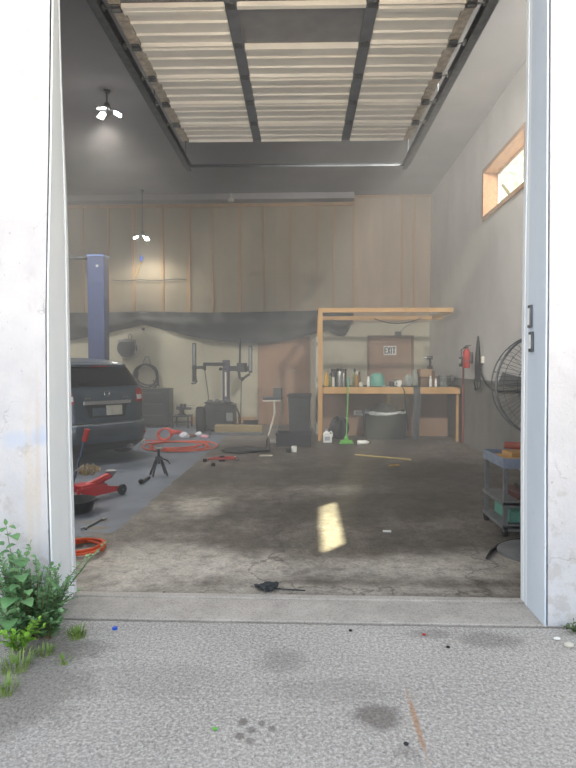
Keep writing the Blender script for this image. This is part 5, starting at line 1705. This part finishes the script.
# bits scattered before the bin and the crate
M['greasyblack'] = mat('greasy_black', S(40, 40, 40), .6, bump=.3)
rag('flattened black greasy rag on the floor before the timber beam', 245, 451, (.42, .30, .07), 'greasyblack', 51)
g_ = G(293, 452)
t = thing('paint_can', 'small white can standing on the floor before the black crate', 'can', (g_.x + .02, g_.y, 0))
m = MB(); m.lathe([(.045, 0), (.048, .008), (.048, .10), (.044, .108)], n=18); m.build('body', M['white'], t)
m = MB(); m.lathe([(.042, .108), (.044, .114)], n=16); m.build('lid', M['steel'], t)
g_ = G(289.5, 452.5)
m = MB(); m.lathe([(.04, 0), (.042, .07), (.03, .085)], c=(g_.x - .02, g_.y, 0), n=14); tag(m.build('dark_can', M['machine']), 'small dark can touching the white one on the floor', 'can')
g_ = G(266, 456)
m = MB(); m.box((g_.x, g_.y, .008), (.22, .09, .015), rot=(0, 0, .1)); tag(m.build('board_scrap', mat('pale_scrap', S(182, 180, 164), .8), bevel=.003), 'thin pale board scrap lying on the floor before the stool', 'scrap')
g_ = G(272, 443)
m = MB(); m.box((g_.x, g_.y, .03), (.14, .10, .06), rot=(0, 0, .3)); tag(m.build('small_box', M['dirtywhite'], bevel=.005), 'small pale box on the floor beside the black crate', 'box')
g_ = G(268, 449)
m = MB(); m.lathe([(.035, 0), (.035, .17), (.02, .19), (.015, .22)], c=(g_.x, g_.y, 0), n=14); tag(m.build('dark_bottle', M['greasyblack']), 'small dark bottle standing on the floor left of no other bottle'.replace(' left of no other bottle', ' beside the pale scrap'), 'bottle')
# wrapper, leaf, bottle cap, chips of grit near the threshold
g_ = G(387, 532)
m = MB(); m.box((g_.x, g_.y, .008), (.075, .03, .014), rot=(0, 0, -.1)); tag(m.build('wrapper', M['paper'], bevel=.003), 'tiny white wrapper alone on the stained concrete floor', 'wrapper')
g_ = G(394, 466)
m = MB(); m.tube([g_ + Vector((-.08, -.03, .01)), g_ + Vector((0, .0, .012)), g_ + Vector((.08, .05, .01))], .012, 6); tag(m.build('yellow_strip', M['yellow']), 'short yellow plastic strip on the dark floor before the bench', 'strip')
g_ = G(265, 592) + Vector((0, .05, 0))
rn = random.Random(8)
m = MB()
for i in range(9):
    a_ = rn.uniform(0, 6.28); r_ = rn.uniform(0, .05)
    x, y = g_.x + r_ * math.cos(a_) * 1.3, g_.y + r_ * math.sin(a_) * .9
    T = Matrix.Translation((x, y, .008 + rn.uniform(0, .012))) @ RZ(rn.uniform(0, 6)) @ RX(rn.uniform(-.3, .3))
    L_, w_ = rn.uniform(.04, .08), rn.uniform(.018, .03)
    m.add([T @ Vector(p) for p in ((-L_, -w_ * .3, 0), (0, -w_, .006), (L_, -w_ * .2, 0), (L_ * .9, w_ * .4, .004), (0, w_, .008), (-L_, w_ * .5, 0), (-L_, -w_ * .3, .008), (0, -w_, .014), (L_, -w_ * .2, .007), (L_ * .9, w_ * .4, .011), (0, w_, .016), (-L_, w_ * .5, .007))],
          [(5, 4, 3, 2, 1, 0), (6, 7, 8, 9, 10, 11), (0, 1, 7, 6), (1, 2, 8, 7), (2, 3, 9, 8), (3, 4, 10, 9), (4, 5, 11, 10), (5, 0, 6, 11)])
m.tube([g_ + Vector((.03, -.01, .012)), g_ + Vector((.16, -.02, .008)), g_ + Vector((.27, -.025, .006))], .004, 5)
tag(m.build('crushed_rag', mat('dark_grey_rag', S(52, 58, 62), .85, var=.3)), 'crushed dark grey rag on the threshold edge of the doorway', 'rag')
g_ = G(116.5, 627)
m = MB(); m.lathe([(.013, 0), (.015, .002), (.015, .013), (.012, .014)], c=(g_.x, g_.y - .03, 0), n=14); tag(m.build('bottle_cap', M['bluecap']), 'bright blue plastic bottle cap on the concrete near the weeds', 'cap')
for px, py, mt, lb, nm in ((423, 633, 'dullred', 'tiny red plastic chip beside the threshold joint', 'plastic_chip'), (350, 629, 'black', 'tiny black rubber bit beside the threshold joint', 'rubber_bit'), (448, 648, 'black', 'tiny black rubber bit out on the open concrete', 'rubber_bit'),
                       (164, 594, 'darkgrey', 'small dark lump on the threshold by the oil smear', 'debris_lump'), (406, 745, 'darkgrey', 'tiny dark pebble out on the concrete below the large stain', 'pebble'), (215, 730, 'green', 'tiny green leaf scrap on the open concrete', 'leaf_scrap')):
    g_ = G(px, py); z0_ = .004 if py < 626 else 0
    if 624 < py < 640: g_.y -= .03
    m = MB(); m.ball((g_.x, g_.y, z0_ + .006), .011, (1, .8, .6), n=8, m=5); tag(m.build(nm, M[mt]), lb, 'scrap')

# ------------------------------------------------------------------ weeds at the foot of the wall
def leafmat(nm, a, b):
    k_ = NT(nm); k_.set(.5, 0, .4); k_.base(k_.ramp(k_.noise(9, 3), [(.3, a), (.7, b)]))
    k_.b.inputs['Subsurface Weight'].default_value = 0
    return k_.m
M['leafA'] = leafmat('broad_leaf_green', S(86, 134, 84), S(122, 166, 110))
M['leafB'] = leafmat('sprig_leaf_green', S(92, 136, 92), S(140, 178, 128))
M['leafC'] = leafmat('bright_leaf_green', S(126, 178, 60), S(156, 204, 84))
M['stem'] = mat('weed_stem', S(118, 104, 76), .8)
M['stemg'] = mat('green_weed_stem', S(112, 136, 80), .7)
M['grassm'] = leafmat('grass_green', S(96, 130, 58), S(140, 166, 84))


def leaf(mm, base, dirv, L_, w_, droop=.25, cup=.2, lob=0.0):
    d_ = Vector(dirv).normalized()
    s_ = d_.cross(Vector((0, 0, 1)))
    if s_.length < .05:
        s_ = Vector((1, 0, 0))
    s_.normalize(); n_ = s_.cross(d_).normalized()
    prof = [(0, .08), (.10, .62), (.26, .96), (.45, 1.0), (.66, .80), (.86, .42), (1.0, .03)]
    vs, fs = [], []
    for t, w in prof:
        c_ = Vector(base) + d_ * (L_ * t) - Vector((0, 0, 1)) * (droop * L_ * t * t)
        ww = w_ * .5 * w
        vs += [c_ - s_ * ww + n_ * cup * ww, c_, c_ + s_ * ww + n_ * cup * ww]
    for i in range(len(prof) - 1):
        a_ = i * 3
        fs += [(a_, a_ + 1, a_ + 4, a_ + 3), (a_ + 1, a_ + 2, a_ + 5, a_ + 4)]
    mm.add(vs, fs)


rn = random.Random(21)
def sprig(ms, ml, pts, leafL, leafw, step, r0=.005, fill=1.0, pair=True, droop=.2):
    """a stem through pts with leaves set along it"""
    pts = [Vector(p) for p in pts]
    ms.tube(pts, r0, 6, radii=[r0 * (1 - .75 * i / (len(pts) - 1)) for i in range(len(pts))])
    dist = 0; nxt = step
    total = sum((b - a).length for a, b in zip(pts, pts[1:]))
    for a, b in zip(pts, pts[1:]):
        L_ = (b - a).length; d_ = (b - a).normalized()
        while nxt < dist + L_:
            c_ = a + d_ * (nxt - dist)
            f_ = nxt / total
            az = rn.uniform(0, 2 * PI)
            for q in range(2 if pair else 1):
                out_ = Vector((math.cos(az + q * PI), math.sin(az + q * PI) - .25, rn.uniform(-.1, .6))) + d_ * .55
                sc_ = (1.1 - .5 * f_) * rn.uniform(.75, 1.2) * fill
                leaf(ml, c_, out_, leafL * sc_, leafw * sc_, droop)
            nxt += step * rn.uniform(.8, 1.2)
        dist += L_
    leaf(ml, pts[-1], (pts[-1] - pts[-2]) + Vector((0, 0, .001)), leafL * .6, leafw * .6, .1)


# the bushy weed in the corner of the jamb
YP = 3.16
bw = G(38, 634); bw = Vector((bw.x, YP, 0))
plant = thing('bushy_weed', 'bushy green weed with long sprigs growing at the foot of the jamb', 'plant', tuple(bw))
ms, ml = MB(), MB()
def rel(px, py, Y): return P(px, py, Y) - bw
for tip, Y_, mid in (((104, 544), 3.55, (70, 585)), ((88, 556), 3.45, (60, 590)), ((80, 590), 3.2, (60, 605)), ((74, 598), 3.1, (56, 610)), ((60, 565), 3.2, (50, 595)), ((48, 568), 3.2, (42, 600)),
                     ((36, 562), 3.2, (38, 600)), ((28, 575), 3.15, (32, 605)), ((66, 612), 3.05, (52, 618)), ((56, 622), 3.0, (48, 625)), ((22, 600), 3.05, (30, 615)), ((44, 590), 3.0, (42, 612)), ((30, 618), 2.95, (34, 625)), ((70, 580), 3.25, (56, 600)), ((50, 612), 2.98, (45, 620)), ((16, 612), 3.0, (26, 622))):
    a = Vector((rn.uniform(-.09, .09), rn.uniform(-.05, .05), 0))
    b_ = rel(mid[0], mid[1], (YP + Y_) / 2); c_ = rel(tip[0], tip[1], Y_)
    pts = [a, a * .4 + b_ * .6 + Vector((rn.uniform(-.01, .01), 0, .01)), b_, b_ * .5 + c_ * .5 + Vector((0, 0, .012)), c_]
    sprig(ms, ml, pts, .048, .026, .020, .0045)
for i in range(95):
    px, py = rn.uniform(-4, 70), rn.uniform(548, 628)
    if py < 552 + max(0, px - 38) * .7: continue
    Y_ = rn.uniform(2.98, 3.28)
    c_ = rel(px, py, Y_); a = Vector((c_.x * .35 + rn.uniform(-.05, .05), rn.uniform(-.06, .05), 0))
    sprig(ms, ml, [a, a * .5 + c_ * .5 + Vector((0, 0, .03)), c_], .054, .032, .021, .003)
ms.build('stem', M['stem'], plant); ml.build('foliage', M['leafB'], plant, angle=180, fix=False)
# tall broad-leaved weed at the frame edge
bb_ = Vector((G(10, 640).x, 3.2, 0))
plant = thing('broadleaf_weed', 'tall broad-leaved weed climbing the white wall beside the bushy weed', 'plant', tuple(bb_))
ms, ml = MB(), MB()
def rel2(px, py, Y): return P(px, py, Y) - bb_
for pts_ in ([(10, 640), (14, 600), (12, 560), (6, 525)], [(12, 640), (16, 600), (22, 570), (30, 545)], [(8, 640), (4, 600), (-4, 560), (-10, 530)], [(6, 640), (-4, 615), (-14, 600)]):
    pp = [rel2(x, y, 3.2 + .02 * i) for i, (x, y) in enumerate(pts_)]
    sprig(ms, ml, pp, .07, .045, .06, .005, pair=False, droop=.35)
for px, py, L_, w_, az in ((12, 535, .09, .07, -.6), (4, 545, .10, .08, 2.6), (14, 560, .11, .09, -.4), (20, 575, .10, .085, -.9), (4, 580, .13, .11, 3.6), (14, 598, .13, .11, -1.6), (2, 605, .14, .12, 3.9), (24, 600, .10, .08, -.5), (10, 620, .12, .1, -1.2), (26, 548, .05, .04, -.3), (30, 556, .05, .04, .2), (8, 527, .06, .05, .4), (0, 560, .1, .08, 4.2), (28, 590, .07, .055, -1.0), (18, 585, .07, .06, 4.4), (8, 572, .08, .07, 1.0), (16, 545, .07, .06, -2.4), (10, 552, .08, .065, 3.4), (2, 532, .07, .06, 1.8), (22, 560, .06, .05, .6), (16, 612, .08, .07, 3.0), (4, 590, .09, .075, .4)):
    leaf(ml, rel2(px, py, 2.93), (math.cos(az), math.sin(az) * .6 - .35, .25), L_ * .78, w_ * .85, .45, .25)
ms.build('stem', M['stem'], plant); ml.build('foliage', M['leafA'], plant, angle=180, fix=False)
# bright low weed in front
b3 = Vector((G(20, 650).x, 2.98, 0))
plant = thing('low_weed', 'low bright green weed sprouting before the bushy weed', 'plant', tuple(b3))
ms, ml = MB(), MB()
for px, py, Y_ in ((42, 616, 2.95), (36, 622, 2.92), (46, 624, 2.95), (8, 628, 2.9), (2, 634, 2.85), (14, 632, 2.85), (-6, 640, 2.85), (30, 634, 2.9)):
    c_ = P(px, py, Y_) - b3
    sprig(ms, ml, [(rn.uniform(-.04, .04), 0, 0), c_ * .5 + Vector((0, 0, .02)), c_], .052, .028, .03, .0035)
ms.build('stem', M['stemg'], plant); ml.build('foliage', M['leafC'], plant, angle=180, fix=False)


def tuft(c, n, hgt_, spread, seed):
    rn_ = random.Random(seed); mm = MB()
    for i in range(n):
        a_ = rn_.uniform(0, 6.28); r_ = spread * math.sqrt(rn_.random())
        b_ = Vector((r_ * math.cos(a_), r_ * math.sin(a_), 0)); h_ = hgt_ * rn_.uniform(.5, 1.1)
        o_ = Vector((math.cos(a_), math.sin(a_), 0)) * h_ * rn_.uniform(.2, .9)
        s_ = Vector((-math.sin(a_), math.cos(a_), 0)) * .0028
        p1, p2 = b_ + o_ * .4 + Vector((0, 0, h_ * .7)), b_ + o_ + Vector((0, 0, h_ * rn_.uniform(.6, 1)))
        mm.add([b_ - s_, b_ + s_, p1 + s_ * .8, p1 - s_ * .8, p2], [(0, 1, 2, 3), (3, 2, 4)])
    o = mm.build('grass_tuft', M['grassm'], None, angle=180, fix=False, loc=c)
    return o
for (px, py, n, h_, sp, lb) in ((16, 668, 90, .08, .08, 'grass tuft on the concrete in front of the low bright weed'), (2, 692, 70, .07, .07, 'grass tuft on the concrete, the one lowest in the frame corner'),
                                (77, 637, 90, .06, .05, 'grass tuft at the foot of the bushy weed by the joint'), (46, 654, 50, .05, .05, 'thin grass tuft between the low weed and the lowest tuft'), (66, 662, 30, .04, .05, 'sparse grass tuft alone on the soil-stained concrete')):
    g_ = G(px, py)
    tag(tuft((g_.x, g_.y, 0), n, h_, sp, px + 50), lb, 'grass', 'grass tufts by the weeds')
# white crumpled paper in the weeds
g_ = Vector((P(2, 612, 2.95).x, 2.93, 0))
# by the far pillar: small weed and stone
g_ = G(572, 634)
plant = thing('corner_weed', 'small dark weed at the foot of the pillar beside the pale stone', 'plant', (g_.x + .03, g_.y + .03, 0))
ms, ml = MB(), MB()
for i in range(9):
    a_ = rn.uniform(0, 6.28)
    sprig(ms, ml, [(0, 0, 0), (.04 * math.cos(a_), .03 * math.sin(a_), .03), (.09 * math.cos(a_), .05 * math.sin(a_) - .02, .05)], .035, .018, .02, .003)
ms.build('stem', M['stemg'], plant); ml.build('foliage', leafmat('dark_weed_leaf', S(66, 84, 56), S(104, 122, 72)), plant, angle=180, fix=False)
g_ = G(569, 647)
m = MB(); m.ball((g_.x, g_.y, .012), .022, (1.2, .9, .7), n=10, m=6); tag(m.build('stone', M['dirtywhite']), 'small pale stone on the concrete beside the corner weed', 'stone')
g_ = G(557, 640)
m = MB(); m.ball((g_.x, g_.y, .008), .014, (1.4, .9, .6), n=10, m=6); tag(m.build('paint_flake', M['white']), 'white paint flake on the concrete near the pale stone', 'flake')

# a tree outside the clerestory window
tr = thing('tree', 'pale leafy tree seen through the high side window', 'tree', (8.6, 22.0, 0))
m = MB(); m.tube([(0, 0, 0), (.1, 0, 3), (0, .1, 6), (.2, 0, 9)], .3, 10, radii=[.35, .28, .2, .08])
for q in range(7):
    a_ = q * .9
    m.tube([(0, 0, 3.5 + q * .6), (1.2 * math.cos(a_), 1.2 * math.sin(a_), 5 + q * .6), (2.4 * math.cos(a_), 2.4 * math.sin(a_), 6 + q * .6)], .08, 6, radii=[.12, .08, .03])
m.build('trunk', M['stem'], tr)
rt = random.Random(77); ml = MB()
for i in range(1500):
    a_, b_ = rt.uniform(0, 6.28), math.asin(rt.uniform(-1, 1)); r_ = rt.random() ** .4
    c_ = Vector((3.2 * r_ * math.cos(a_) * math.cos(b_), 3.2 * r_ * math.sin(a_) * math.cos(b_), 8 + 3.0 * r_ * math.sin(b_)))
    leaf(ml, c_, (rt.uniform(-1, 1), rt.uniform(-1, 1), rt.uniform(-.6, .6)), rt.uniform(.25, .5), rt.uniform(.15, .28), .3)
ml.build('foliage', leafmat('tree_leaf', S(214, 226, 204), S(232, 238, 222)), tr, angle=180, fix=False)
# ------------------------------------------------------------------ light
wld = bpy.data.worlds.new('sky'); scene.world = wld; wld.use_nodes = True
nt = wld.node_tree
bg = nt.nodes['Background']
tcw = nt.nodes.new('ShaderNodeTexCoord'); sx = nt.nodes.new('ShaderNodeSeparateXYZ'); nt.links.new(tcw.outputs['Generated'], sx.inputs[0])
rp = nt.nodes.new('ShaderNodeValToRGB')
rp.color_ramp.elements[0].position = 0.0; rp.color_ramp.elements[0].color = (1.15, 1.17, 1.2, 1)
rp.color_ramp.elements[1].position = 0.8; rp.color_ramp.elements[1].color = (.50, .56, .66, 1)
nt.links.new(sx.outputs['Z'], rp.inputs[0]); nt.links.new(rp.outputs[0], bg.inputs['Color'])
bg.inputs['Strength'].default_value = SKY
sd = bpy.data.lights.new('sun', 'SUN'); sd.energy = SUN; sd.angle = R(.7); sd.color = (1.0, .80, .56)
so = bpy.data.objects.new('sun', sd); col.objects.link(so); so.location = (6, 10, 12)
so.rotation_euler = Vector(SUND).to_track_quat('-Z', 'Y').to_euler()

# added haze volume standing in for veiling glare over the interior
if HAZE > 0:
    k = NT('glare_haze'); k.t.nodes.remove(k.b)
    vs = k.n('ShaderNodeVolumeScatter'); vs.inputs['Density'].default_value = HAZE; vs.inputs['Anisotropy'].default_value = -.3
    vs.inputs['Color'].default_value = (.97, .97, .95, 1)
    out = [x for x in k.t.nodes if x.type == 'OUTPUT_MATERIAL'][0]
    k.l(vs.outputs[0], out.inputs['Volume'])
    m = MB(); m.bb((XL + .003, YI + .002, -.06), (XR - .001, YB - .001, ZC - .003))
    hz_ = m.build('haze', k.m, smooth=False)
    tag(hz_, 'thin added haze standing in for glare over the garage interior', 'haze', kind='stuff')

scene.view_settings.view_transform = 'Standard'
scene.view_settings.look = 'None'
scene.view_settings.gamma = 1.0
scene.view_settings.use_curve_mapping = False
scene.view_settings.exposure = EXPO
scene.cycles.max_bounces = 8
scene.cycles.diffuse_bounces = 4
scene.cycles.sample_clamp_indirect = 8
